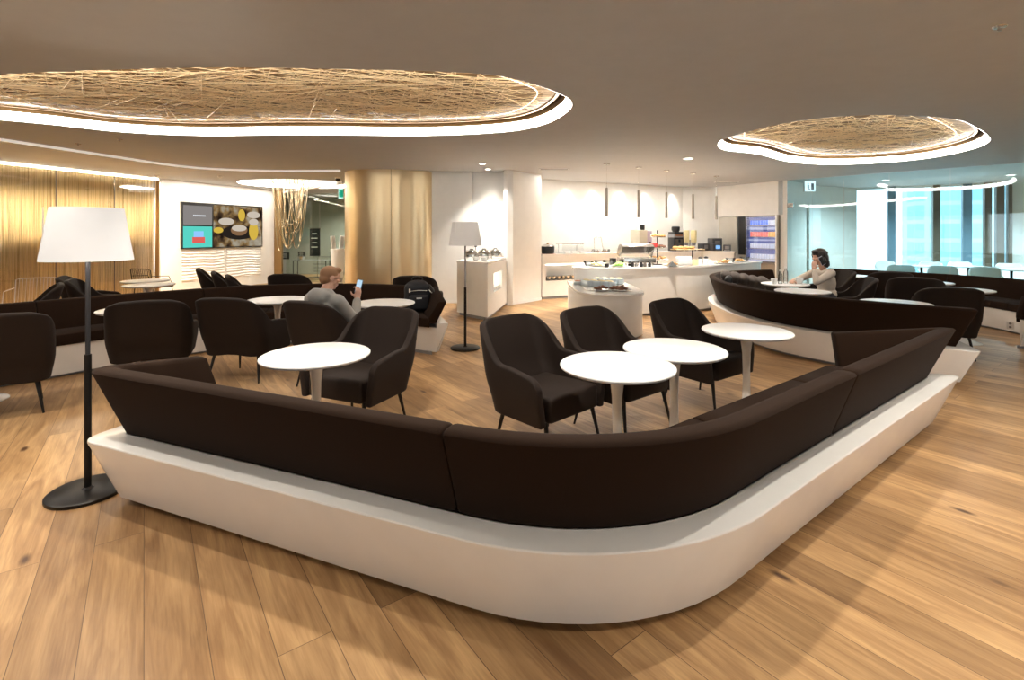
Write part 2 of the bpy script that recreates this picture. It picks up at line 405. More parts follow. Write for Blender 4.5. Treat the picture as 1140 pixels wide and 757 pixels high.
def inside(l,x,y):
    c=False; n=len(l)
    for i in range(n):
        a=l[i]; b=l[(i+1)%n]
        if (a.y>y)!=(b.y>y) and x<(b.x-a.x)*(y-a.y)/(b.y-a.y)+a.x: c=not c
    return c
def cove(lp, label, nthreads, woven=True):
    cx=sum(p.x for p in lp)/len(lp); cy=sum(p.y for p in lp)/len(lp); O=(cx,cy,CEIL)
    t=thing('ceiling_cove_light',label,'ceiling light',O)
    h=.10
    lo=loop_offset(lp,.005); hi=loop_offset(lp,.045); hi2=loop_offset(lp,.06)
    R=lambda l,z:[(p.x,p.y,z) for p in l]+[(l[0].x,l[0].y,z)]
    MB().skn([R(lo,CEIL+.002),R(hi,CEIL+h),R(hi2,CEIL+h)]).build('light_band',LED,t,O,sharp=60)
    # dark reveal above the band and closing rim
    top=loop_offset(lp,-.12)
    MB().skn([R(hi2,CEIL+h),R(hi2,CEIL+.165),R(top,CEIL+.17),R(top,CEIL+.5)]).build('reveal',BRONZE if woven else CEILM,t,O)
    pn=loop_offset(lp,.16 if woven else -.1)
    z=CEIL+.15 if woven else CEIL+.3
    m=MB()
    if woven:
        e1=R(pn,z); e2=R(loop_offset(lp,.13),z+.05)
        a=[m.v(c) for c in e1[:-1]]; m.bm.faces.new(a)
        b=[m.v((p.x,p.y,z+.06)) for p in loop_offset(lp,.15)]
        for i in range(len(a)): m.bm.faces.new((a[i],a[(i+1)%len(a)],b[(i+1)%len(a)],b[i]))
        m.build('woven_panel',WOVEN,t,O,smooth=False)
        MB().skn([R(loop_offset(lp,.13),z-.012),R(loop_offset(lp,.165),z-.012),R(loop_offset(lp,.165),z+.02),R(loop_offset(lp,.13),z+.02)],close=True).build('panel_rim',BRONZE,t,O)
        ls=loop_offset(lp,.36); MB().tube([(p.x,p.y,z-.012) for p in ls],.0035,5,True).build('reflection_line',LEDW,t,O)  # glowing tube standing in for the band's reflection on the panel
        m=MB(); inn=loop_offset(lp,.2); xs=[p.x for p in inn]; ys=[p.y for p in inn]; k=0; tries=0
        rnd=random.Random(len(lp)+nthreads)
        while k<nthreads and tries<60000:
            tries+=1
            L=rnd.uniform(.5,2.2); a=rnd.gauss(0,.7)+(.0 if rnd.random()<.5 else 1.4); px=rnd.uniform(min(xs),max(xs)); py=rnd.uniform(min(ys),max(ys))
            dx=math.cos(a)*L/2; dy=math.sin(a)*L/2
            if all(inside(inn,px+dx*s,py+dy*s) for s in (-1,-.6,-.2,.2,.6,1)):
                w=.003; nx,ny=-dy/L*2*w,dx/L*2*w; zz=z-rnd.uniform(.004,.02); bend=rnd.uniform(-.06,.06)
                cc=[(px-dx,py-dy,zz),(px-ny/w*bend,py+0+nx/w*bend,zz-.006),(px+dx,py+dy,zz)]
                m.tube(cc,w,4); k+=1
        o=m.build('thread_layer',GOLDWIRE,t,O); o['kind']='stuff'
    else:
        a=[m.v((p.x,p.y,z)) for p in pn]; m.bm.faces.new(a); m.build('recess_top',LEDW,t,O,smooth=False)
    return t
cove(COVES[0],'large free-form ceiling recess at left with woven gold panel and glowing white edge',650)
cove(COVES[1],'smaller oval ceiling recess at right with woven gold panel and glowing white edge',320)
cove(COVES[2],'plain white glowing oval ceiling recess above the hanging chain chandelier',0,False)

# thin cornice line in the ceiling, left
ln=[P(x,y,CEIL) for x,y in [(0,154),(105,170),(196,183.5),(246,187.6)]]+[(-5.0,10.35),(-3.6,10.33)]
ln=[(-8.2,3.5)]+[(-7.6,5.3)]+ln
path=spline([(*p,CEIL-.008) for p in ln],8)
m=MB()
def strip(m,pts,w,z0,z1):
    pts=[Vector((p[0],p[1])) for p in pts]; L=[];R_=[]
    for i,p in enumerate(pts):
        d=(pts[min(i+1,len(pts)-1)]-pts[max(i-1,0)]).normalized(); n=Vector((d.y,-d.x))
        L.append(p+n*w/2); R_.append(p-n*w/2)
    m.skin([[(p.x,p.y,z0) for p in L],[(p.x,p.y,z1) for p in L],[(p.x,p.y,z1) for p in R_],[(p.x,p.y,z0) for p in R_]],close=True)
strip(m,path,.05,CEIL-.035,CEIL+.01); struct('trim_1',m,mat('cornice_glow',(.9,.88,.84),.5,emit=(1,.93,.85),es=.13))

def wall(name, pts, z0, z1, m, th=.12, side=1):
    # slab behind the line; side=1 puts thickness on the right hand of travel
    pts=[Vector(p) for p in pts]; out=[]
    for i,p in enumerate(pts):
        ns=[]
        if i>0: d=(p-pts[i-1]).normalized(); ns.append(Vector((d.y,-d.x)))
        if i<len(pts)-1: d=(pts[i+1]-p).normalized(); ns.append(Vector((d.y,-d.x)))
        n=sum(ns,Vector((0,0))).normalized(); c=max(.4,n.dot(ns[0])); out.append(p+n*th/c*side)
    mb=MB()
    A=[(p.x,p.y) for p in pts]; B=[(p.x,p.y) for p in out]
    a0=[mb.v((*p,z0)) for p in A]; a1=[mb.v((*p,z1)) for p in A]; b0=[mb.v((*p,z0)) for p in B]; b1=[mb.v((*p,z1)) for p in B]
    for i in range(len(A)-1):
        for q in ((a0[i],a0[i+1],a1[i+1],a1[i]),(b0[i],b1[i],b1[i+1],b0[i+1]),(a1[i],a1[i+1],b1[i+1],b1[i]),(a0[i],b0[i],b0[i+1],a0[i+1])): mb.bm.faces.new(q)
    for i in (0,-1): mb.bm.faces.new((a0[i],a1[i],b1[i],b0[i]))
    return struct(name,mb,m,sharp=30)
C=CEIL
# left: gold string curtain wall (behind glass), white media wall
wall('wall_left',[(-9.62,9.14),(-8.72,11.98)],0,C,DGREY,.1,-1)
wall('wall_left',[(-13.6,-4.4),(-9.62,9.14)],0,C,DGREY,.1,-1)
wall('wall_media',[(-8.5,11.95),(-7.32,15.2)],0,C,PLASTER,.12,-1)
wall('wall_back',[(-7.32,15.2),(-7.12,15.2)],0,C,BRONZE,.12,-1)
# vestibule behind the opening
wall('wall_vestibule',[(-8.6,18.2),(-3.0,18.2)],0,C,GREYW,.12,-1)
wall('wall_vestibule',[(-7.15,15.4),(-8.6,18.2)],0,C,GREYW,.1,-1)
wall('wall_vestibule',[(-3.0,18.2),(-3.3,12.0)],0,C,GREYW,.1,-1)
struct('trim_2', MB().quadbox([(-7.05,15.2),(-4.25,12.35),(-4.15,12.45),(-6.95,15.3)],C-.08,C), PLASTER)
# plain walls to the right of the column
wall('wall_back',[(-1.74,10.66),(-.86,10.66)],0,C,WALLW,.12,-1)
wall('wall_back',[(-.86,10.69),(-.86,10.74),(-.10,10.74),(-.10,10.30)],0,C,WALLW,.12,-1)
wall('wall_back',[(-.10,10.30),(.66,11.15),(.66,12.1)],0,C,WALLW,.1,-1)
wall('wall_buffet',[(.60,12.0),(4.92,14.22),(5.83,14.05)],0,C,PLASTER,.12,-1)
bulk=MB(); bulk.quadbox([(5.8,13.98),(6.02,13.7),(6.72,12.47),(6.95,12.6),(6.2,14.1)],1.97,C); struct('wall_fridge',bulk,WALLW)
wall('wall_fridge',[(6.68,12.56),(6.84,12.28)],0,1.97,WALLW,.2,-1)
wall('wall_fridge',[(5.83,14.05),(6.12,13.9)],0,1.97,WALLW,.05,-1)
wall('wall_fridge',[(6.1,14.2),(6.98,12.75)],0,C,WALLW,.08,-1)
# room beyond the glass
wall('wall_far',[(6.84,12.28),(8.7,13.9),(10.1,14.47)],0,C,PLASTER,.1,-1)
wall('wall_far',[(12.94,12.8),(15.9,11.05)],0,C,PLASTER,.1,-1)
wall('wall_right',[(15.9,11.0),(15.9,5.0)],0,C,PLASTER,.1,-1)
wall('wall_right',[(15.9,5.0),(12.9,5.0)],0,C,PLASTER,.1,-1)
wall('wall_right',[(12.9,5.2),(12.9,-4.4)],0,C,PLASTER,.1,-1)
# wall behind the photographer with a long window band
wall('wall_rear',[(12.9,-4.4),(-13.6,-4.4)],0,.5,PLASTER,.1,-1)
wall('wall_rear',[(12.9,-4.4),(-13.6,-4.4)],2.5,C,PLASTER,.1,-1)
wall('wall_rear',[(12.9,-4.4),(7.5,-4.4)],.5,2.5,PLASTER,.1,-1)
wall('wall_rear',[(3.2,-4.4),(-5.9,-4.4)],.5,2.5,PLASTER,.1,-1)
wall('wall_rear',[(-8.2,-4.4),(-13.6,-4.4)],.5,2.5,PLASTER,.1,-1)
for i,x in enumerate((7.5,5.35,3.2,-5.9,-7.05,-8.2)):
    struct('window_1', MB().box((x,-4.42,1.5),(.08,.1,2.0)), WHITEP)
# baseboards
wall('baseboard_back',[(-1.74,10.65),(-.86,10.65)],0,.06,WHITEP,.012,1)
wall('baseboard_back',[(-.10,10.29),(.66,11.14)],0,.06,WHITEP,.012,1)
# panel joints on the fridge bulkhead
for px in (833,):
    pass
# ---- window wall at the far right
def lerp2(a,b,t): return (a[0]+(b[0]-a[0])*t, a[1]+(b[1]-a[1])*t)
WA=(10.1,14.47); WB=(12.94,12.8)
def wt(px):   # parameter on the window line seen at px
    k=(px-CX)/F; # x = k*y
    ax,ay=WA; dx,dy=WB[0]-ax,WB[1]-ay
    return (k*ay-ax)/(dx-k*dy)
WBLUE=mat('blue_grey_mullion',(.16,.27,.36),.5); WBROWN=mat('brown_mullion',(.13,.10,.07),.5)
def winseg(p0,p1,m,name,th=.1,z0=0,z1=C):
    a=lerp2(WA,WB,wt(p0)); b=lerp2(WA,WB,wt(p1))
    n=Vector((b[1]-a[1],-(b[0]-a[0]))).normalized()*th/2
    return struct(name,MB().quadbox([(a[0]-n.x,a[1]-n.y),(b[0]-n.x,b[1]-n.y),(b[0]+n.x,b[1]+n.y),(a[0]+n.x,a[1]+n.y)],z0,z1),m)
for k,(a,b,mm) in enumerate([(988,996.5,WBLUE),(1038,1046,WBROWN),(1071,1081,WBLUE),(1095,1103,WBROWN),(1108,1117,WBROWN),(1121,1125.5,WBROWN)]):
    winseg(a,b,mm,'window_%d'%(k+2),.22)
winseg(953,1126,WHITEP,'window_8',.12,0,.12)
winseg(953,1126,WHITEP,'window_8',.12,C-.06,C)
winseg(953,1126,GLASS_CLR,'window_9',.012,.12,C-.06)
# building outside
b=thing('office_building','pale blue office facade seen hazily through the far windows','building',(31,27,0))
MB().box((32.4,27.5,6),(17,2,16),rz=-.35).build('facade',FACADE,b,(31,27,0),smooth=False)
fm=MB()
for i in range(12): fm.box((24.9+i*1.3,29.2-i*.475,6),(.12,.2,15),rz=-.35)
fm.build('mullion_grid',mat('pale_frame',(.7,.85,.9),.6),b,(31,27,0),smooth=False)

# ---- glass partition
GA=(6.84,12.28); GB=(9.6,9.26)
gdir=Vector((GB[0]-GA[0],GB[1]-GA[1])); gl=gdir.length; gdir.normalize()
gp=thing('glass_partition','tall frameless clear glass partition behind the right-hand sofas','glass partition',(8.2,10.8,0))
gpts=[Vector(GA)+gdir*d for d in (0,.55,1.2,2.05,3.05,4.15,5.3)]
def gq(a,b,z0,z1,th=.012):
    n=Vector((gdir.y,-gdir.x))*th/2; return MB().quadbox([(a-n)[:],(b-n)[:],(b+n)[:],(a+n)[:]],z0,z1)
for i,(a,b) in enumerate(zip(gpts,gpts[1:])):
    gq(a+gdir*.004,b-gdir*.004,.02,C-.005).build('glass_pane',GLASS_CYAN,gp,(8.2,10.8,0))
gq(gpts[0],gpts[-1],0,.025,.04).build('floor_channel',STEEL,gp,(8.2,10.8,0))
for z in (2.2,):
    a=gpts[0]; MB().box((a.x+.05,a.y-.06,z),(.14,.06,.1),rz=math.atan2(gdir.y,gdir.x)).build('hinge',STEEL,gp,(8.2,10.8,0))
a=gpts[1]; MB().cyl((a.x-.08,a.y+.02,.9),(a.x-.08,a.y+.02,1.5),.014).build('door_handle',STEEL,gp,(8.2,10.8,0))
# frosted strips / door joints seen beyond: white door in far wall
struct('door_1', MB().quadbox([(7.9,13.12),(8.55,13.68),(8.53,13.72),(7.88,13.16)],0,2.3), WALLW)

# ---- glass in front of the gold strings, strings, bronze posts
m=MB()
dirv=Vector((.9,2.84)).normalized()
rnd=random.Random(3)
A=Vector((-9.47,9.14))
st=MB()
L=(Vector((-8.6,11.98))-A).length
q=-1.6
while q<L:
    p=A+dirv*q; st.cyl((p.x-.04+rnd.uniform(-.03,.03),p.y,C-.03),(p.x-.04+rnd.uniform(-.03,.03),p.y+rnd.uniform(-.02,.02),.02),.006,n=4,cap=False); q+=.028
t=thing('string_curtain','golden string curtain wall behind glass panels at far left','curtain',(-9.1,10.5,0))
o=st.build('string_layer',GOLDWIRE,t,(-9.1,10.5,0)); o['kind']='stuff'
MB().quadbox([(-10.06,7.4),(-8.68,11.98),(-8.72,11.99),(-10.1,7.41)],.0,C-.01).build('backing',CURT,t,(-9.1,10.5,0))
gw=thing('glass_screen','glass panels with thin bronze joints in front of the golden strings','glass panel',(-9.0,10.5,0))
for a,b in ((-1.6,.85),(.85,1.95),(1.95,L-.12)):
    last=b>L-.2
    p0=A+dirv*(a+.006)+Vector((.05,-.015)); p1=A+dirv*(b-.006)+Vector((.05,-.015)); n=Vector((dirv.y,-dirv.x))*.006
    MB().quadbox([(p0-n)[:],(p1-n)[:],(p1+n)[:],(p0+n)[:]],.01,C-.04).build('glass_pane',GLASS_CLR,gw,(-9.0,10.5,0))
    if not last: MB().box((p1.x,p1.y,(C-.04)/2),(.014,.014,C-.05)).build('joint',MATS['dark_steel'],gw,(-9.0,10.5,0))
p=A+dirv*L
struct('trim_3', MB().box((p.x-.02,p.y+.03,C/2),(.09,.09,C-.01)), BRONZE)
# gold opening jamb
struct('trim_4', MB().box((-7.10,15.14,C/2),(.12,.12,C-.01)), BRONZE)
# cove strip lighting the strings
p0=A-dirv*1.5; p1=A+dirv*(L-.1)
cm=(p0+p1)/2; cl_=(p1-p0).length
CURTAIN_COVE=(cm.x+.16,cm.y-.05,cl_,math.atan2(p1.y-p0.y,p1.x-p0.x))
struct('trim_5', MB().quadbox([(p0.x+.08,p0.y),(p1.x+.08,p1.y),(p1.x+.11,p1.y),(p0.x+.11,p0.y)],C-.05,C-.002), LEDW)

# ---- gold column
cp=[(-3.25,12.2),(-3.72,11.7),(-3.70,10.95),(-3.45,10.45),(-3.0,10.22),(-2.48,10.22),(-2.1,10.42),(-1.73,10.66),(-1.73,12.0)]
sp_=spline([(*p,0) for p in cp],6)[:-6]+[Vector((-1.73,12.0,0))]
def colmesh(i0,i1):
    pts=[(p.x,p.y) for p in sp_[i0:i1+1]]
    mb=MB(); mb.skin([[(x,y,0) for x,y in pts],[(x,y,C) for x,y in pts]]); return mb
cc=MB(); poly=[(p.x,p.y) for p in sp_]; cc.quadbox(poly,0,C)
struct('pillar_gold',cc,COLM,sharp=40)
sm=MB(); sm.box((-2.5,10.205,C/2),(.008,.01,C)); struct('trim_6',sm,BRONZE)
#@@MEDIA
# video wall
MA=Vector((-8.5,11.95)); MD=(Vector((-7.32,15.2))-MA).normalized(); MN=Vector((MD.y,-MD.x))
def mw(px):   # distance along the media wall seen at px
    k=(px-CX)/F; return (k*MA.y-MA.x)/(MD.x-k*MD.y)
def mbox(mb,s0,s1,z0,z1,d0,d1,bev=0):
    a=MA+MD*s0; b_=MA+MD*s1
    return mb.quadbox([(a+MN*d0)[:],(a+MN*d1)[:],(b_+MN*d1)[:],(b_+MN*d0)[:]][::-1],z0,z1)
s0,s1=mw(200.6),mw(290.6); smid=mw(235)
vo=(MA+MD*(s0+s1)/2); VO=(vo.x,vo.y,1.1)
zt,zb=2.30,1.11
tv=thing('video_wall','large multi-panel video wall showing a drink photo and a teal slide','screen',VO)
mbox(MB(),s0,s1,zb,zt,.0,.06).build('bezel',BLACKP,tv,VO,smooth=False)
zm=(zb+zt)/2
o=mbox(MB(),s0+.03,smid-.02,zm+.02,zt-.08,.06,.064).build('screen',SCR_GREY,tv,VO,smooth=False); o['label']='grey screen panel with small white caption'
m_=MB(); 
for k in range(7): mbox(m_,s0+.30+k*.05,s0+.33+k*.05,zm+.24,zm+.275,.064,.067)
m_.build('caption',SCR_WHITE,o,(0,0,0),smooth=False)
o=mbox(MB(),s0+.03,smid-.02,zb+.03,zm-.02,.06,.064).build('screen',SCR_TEAL,tv,VO,smooth=False); o['label']='teal screen panel with a red and blue picture'
g=MB(); mbox(g,s0+.27,s0+.62,zb+.14,zb+.30,.064,.067); g.build('picture',SCR_RED,o,smooth=False)
g=MB(); mbox(g,s0+.31,s0+.58,zb+.30,zb+.45,.064,.067); g.build('picture',SCR_BLUE,o,smooth=False)
half=(smid+s1)/2
for a,b_ in ((smid+.02,half-.004),(half+.004,s1-.03)):
    for c,d in ((zb+.03,zm-.004),(zm+.004,zt-.03)):
        o=mbox(MB(),a,b_,c,d,.06,.064).build('screen',SCR_FOOD,tv,VO,smooth=False)
last_screen=o
def mdisc(s_,z_,rs,rz_,m,name,k=.002):
    p_=MA+MD*s_+MN*(.065+k); g_=MB(); g_.ell((p_.x,p_.y,z_),(rs,.004,rz_),Matrix.Rotation(math.atan2(MD.y,MD.x),3,'Z'),20)
    return g_.build(name,m,last_screen)
BK=emis('picture_black',(.02,.015,.012),1); YL=emis('picture_yellow',(.62,.42,.06),1); PW=emis('picture_cream',(.55,.48,.40),1); BR=emis('picture_brown',(.22,.12,.06),1)
w_=s1-smid
mdisc(smid+w_*.5,zb+.42,w_*.34,.20,BK,'picture',0); mdisc(smid+w_*.50,zb+.48,w_*.17,.15,BR,'picture',.003); mdisc(smid+w_*.50,zb+.54,w_*.15,.09,PW,'picture',.006)
mdisc(smid+w_*.80,zb+.46,w_*.10,.26,YL,'picture',.003); mdisc(smid+w_*.80,zb+.72,w_*.10,.10,PW,'picture',.006); mdisc(smid+w_*.55,zt-.28,w_*.07,.17,YL,'picture',.003)
mdisc(smid+w_*.10,zb+.48,w_*.09,.08,YL,'picture',.003); mdisc(smid+w_*.25,zb+.72,w_*.15,.10,PW,'picture',.003); mdisc(smid+w_*.80,zt-.26,w_*.14,.10,PW,'picture',.003)
# children of screens share the origin of the screen object: shift them
for o in list(tv.children):
    for c in o.children:
        c.location=tuple(-x for x in VO)
# wavy relief panels under the screens
def wavepanel(a,b,name='wave_panel'):
    mb=MB(); rows=60; cols=30; rails=[]
    for i in range(rows+1):
        z=.28+(1.06-.28)*i/rows; r=[]
        for j in range(cols+1):
            s=a+(b-a)*j/cols
            ph=z*2*PI/.075+1.1*math.sin(s*4.0+z*3)+.6*math.sin(s*9+1.3)
            d=.018+.012*math.sin(ph); p=MA+MD*s+MN*d; r.append((p.x,p.y,z))
        rails.append(r)
    mb.skin(rails); return mb
r0,r1,r2,r3=mw(202),mw(249),mw(252),mw(290)
for k,(a,b) in enumerate(((r0,r1),(r2,r3))):
    c=MA+MD*(a+b)/2; O=(c.x,c.y,.28)
    t=wavepanel(a,b).build('relief_panel',WHITEP,None,O); t.location=O
    tag(t,['left white wave-textured relief panel under the video wall','right white wave-textured relief panel under the video wall'][k],'wall panel',group='wave relief panels')
#@@LIGHTS
def area_light(name, loc, rot, sx, sy, power, c=(1,.9,.78), portal=False):
    l=bpy.data.lights.new(name,'AREA'); l.shape='RECTANGLE'; l.size=sx; l.size_y=sy; l.energy=power; l.color=c
    if portal: l.cycles.is_portal=True
    o=bpy.data.objects.new(name,l); col.objects.link(o); o.location=loc; o.rotation_euler=rot; return o
def spot(name, loc, target, power, ang=70, blend=.6, r=.04, c=(1,.925,.82)):
    l=bpy.data.lights.new(name,'SPOT'); l.energy=power; l.spot_size=math.radians(ang); l.spot_blend=blend; l.shadow_soft_size=r; l.color=c
    o=bpy.data.objects.new(name,l); col.objects.link(o); o.location=loc
    o.rotation_euler=(Vector(target)-Vector(loc)).to_track_quat('-Z','Y').to_euler(); return o
w=bpy.data.worlds.new('world'); bpy.context.scene.world=w; w.use_nodes=True
bg=w.node_tree.nodes['Background']; bg.inputs[0].default_value=(.80,.93,1,1); bg.inputs[1].default_value=1.3
# window portals (rear windows, far right windows)
area_light('window_portal',(5.35,-4.5,1.5),(PI/2,0,PI),4.3,2,1,portal=True)
area_light('window_portal',(-7.05,-4.5,1.5),(PI/2,0,PI),2.3,2,1,portal=True)
mid=((WA[0]+WB[0])/2,(WA[1]+WB[1])/2)
wd=Vector((WB[0]-WA[0],WB[1]-WA[1])).normalized(); wn=Vector((wd.y,-wd.x))  # towards room
if wn.dot(Vector((-1,-1)))<0: wn=-wn
pl=area_light('window_portal',(mid[0]-wn.x*.2,mid[1]-wn.y*.2,1.45),(0,0,0),3.3,2.7,1,portal=True)
pl.rotation_euler=Vector((wn.x,wn.y,0)).to_track_quat('-Z','Y').to_euler()

def downlight(x,y,label,power,ang=95,target=None,size=.075,lit=True):
    t=thing('ceiling_downlight',label,'ceiling light',(x,y,CEIL))
    MB().lathe([(size*1.25,0),(size*1.25,-.008),(size,-.01),(size*.95,0)]).build('trim_ring',WHITEP,t)
    MB().lathe([(0,-.003),(size*.93,-.003),(size*.93,0),(0,0)]).build('lamp_disc',DOWN if lit else GREYM,t)
    if power:
        spot('downlight_lamp',(x,y,CEIL-.03),target or (x,y,0),power,ang)
    return t
dls=[(P(766,176.4,C),'bright round downlight in front of the buffet pendants',110),
     (P(537,182,C),'small round downlight over the gap beside the far floor lamp',50),
     (P(543,188.2,C),'small round downlight nearest the wall above the warming counter',60),
     (P(502,175,C),'faint round downlight left of the warming counter',40)]
for (x,y),lb,pw in dls[:3]: downlight(x,y,lb,pw,size=.075 if pw==110 else .055)
# unseen downlights added for fill, over and behind the camera side
for (x,y,pw) in [(-4.6,2.5,60),(-2.6,2.55,44),(-.9,2.65,52),(.8,2.6,55),(2.5,2.6,55),(4.3,2.6,62),(-2.5,.6,22),(0,.5,16),(2.6,.6,30),(5.3,.9,36),(-1.5,-1.8,12),(2.0,-1.8,12),(6.6,2.7,55)]:
    downlight(x,y,'unseen round downlight added as fill near the curved foreground bench',pw,ang=110).__setitem__('group','added fill downlights near the camera')
# wall washers on the buffet wall
WBD=(Vector((4.92,14.22))-Vector((.6,12.0))).normalized(); WBN=Vector((WBD.y,-WBD.x))
for i,px in enumerate((630,660,690,718,748,776)):
    k=(px-CX)/F; s=(k*12.0-.6)/(WBD.x-k*WBD.y); p=Vector((.6,12.0))+WBD*s+WBN*.17
    spot('wall_washer',(p.x,p.y,C-.02),(p.x-WBN.x*.06,p.y-WBN.y*.06,0.9),30,88,1,.1)
spot('wall_washer',(-.45,10.42,C-.02),(-.47,10.66,1.0),18,84,1,.1)
# cove lamps beside media wall
pm=MA+MD*1.8+MN*.35
area_light('media_wall_cove_lamp',(pm.x,pm.y,C-.01),(0,0,0),.08,3.2,12,(1,.93,.84)).rotation_euler=(0,0,-math.atan2(MD.x,MD.y))
V2=Vector
A=Vector((-9.47,9.14)); dirv=Vector((.9,2.84)).normalized()
cv=CURTAIN_COVE
o=area_light('curtain_cove_lamp',(cv[0]-.06,cv[1]+.02,CEIL-.02),(0,0,cv[3]),cv[2],.06,95,(1,.85,.62))
# slot lamp in the ceiling before the buffet wall
sl=V2((2.9,12.1)); area_light('ceiling_slot_lamp',(sl.x,sl.y,CEIL-.012),(0,0,math.atan2(2.22,4.32)),4.6,.05,20,(1,.93,.84))
for k_ in range(5):  # extra spots without fixtures, added to brighten the string curtain
    q_=A+dirv*(-1.0+.95*k_)+V2((dirv.y,-dirv.x))*1.2
    spot('curtain_fill_spot',(q_.x,q_.y,CEIL-.02),(q_.x-1.2*dirv.y,q_.y+1.2*dirv.x,.8),150,100,1,.1,(1,.86,.64))
#@@OBJECTS
# ------------------------------------------------------------------ sofas
def nrm(d): return Vector((d.y,-d.x))      # right-hand normal = outward
def offset(path, d, corners=(), fil=.0, nf=4):
    """path of 2d points; offsets to the right by d with mitres, corner indices get a small fillet"""
    n=len(path); off=[]
    for i,p in enumerate(path):
        if i==0: m_=nrm((path[1]-p).normalized())
        elif i==n-1: m_=nrm((p-path[-2]).normalized())
        else:
            a=nrm((p-path[i-1]).normalized()); b=nrm((path[i+1]-p).normalized()); s=(a+b).normalized(); m_=s/max(.36,s.dot(a))
        off.append(p+m_*d)
    out=[]
    for i,p in enumerate(off):
        if i in corners:
            a=(off[i-1]-p); b=(off[i+1]-p); r=min(fil,a.length*.45,b.length*.45) if fil else .004
            A_=p+a.normalized()*r; B_=p+b.normalized()*r
            for k in range(nf+1):
                t=k/nf; out.append(A_*(1-t)**2+p*2*t*(1-t)+B_*t*t)
        else: out.append(p)
    return out

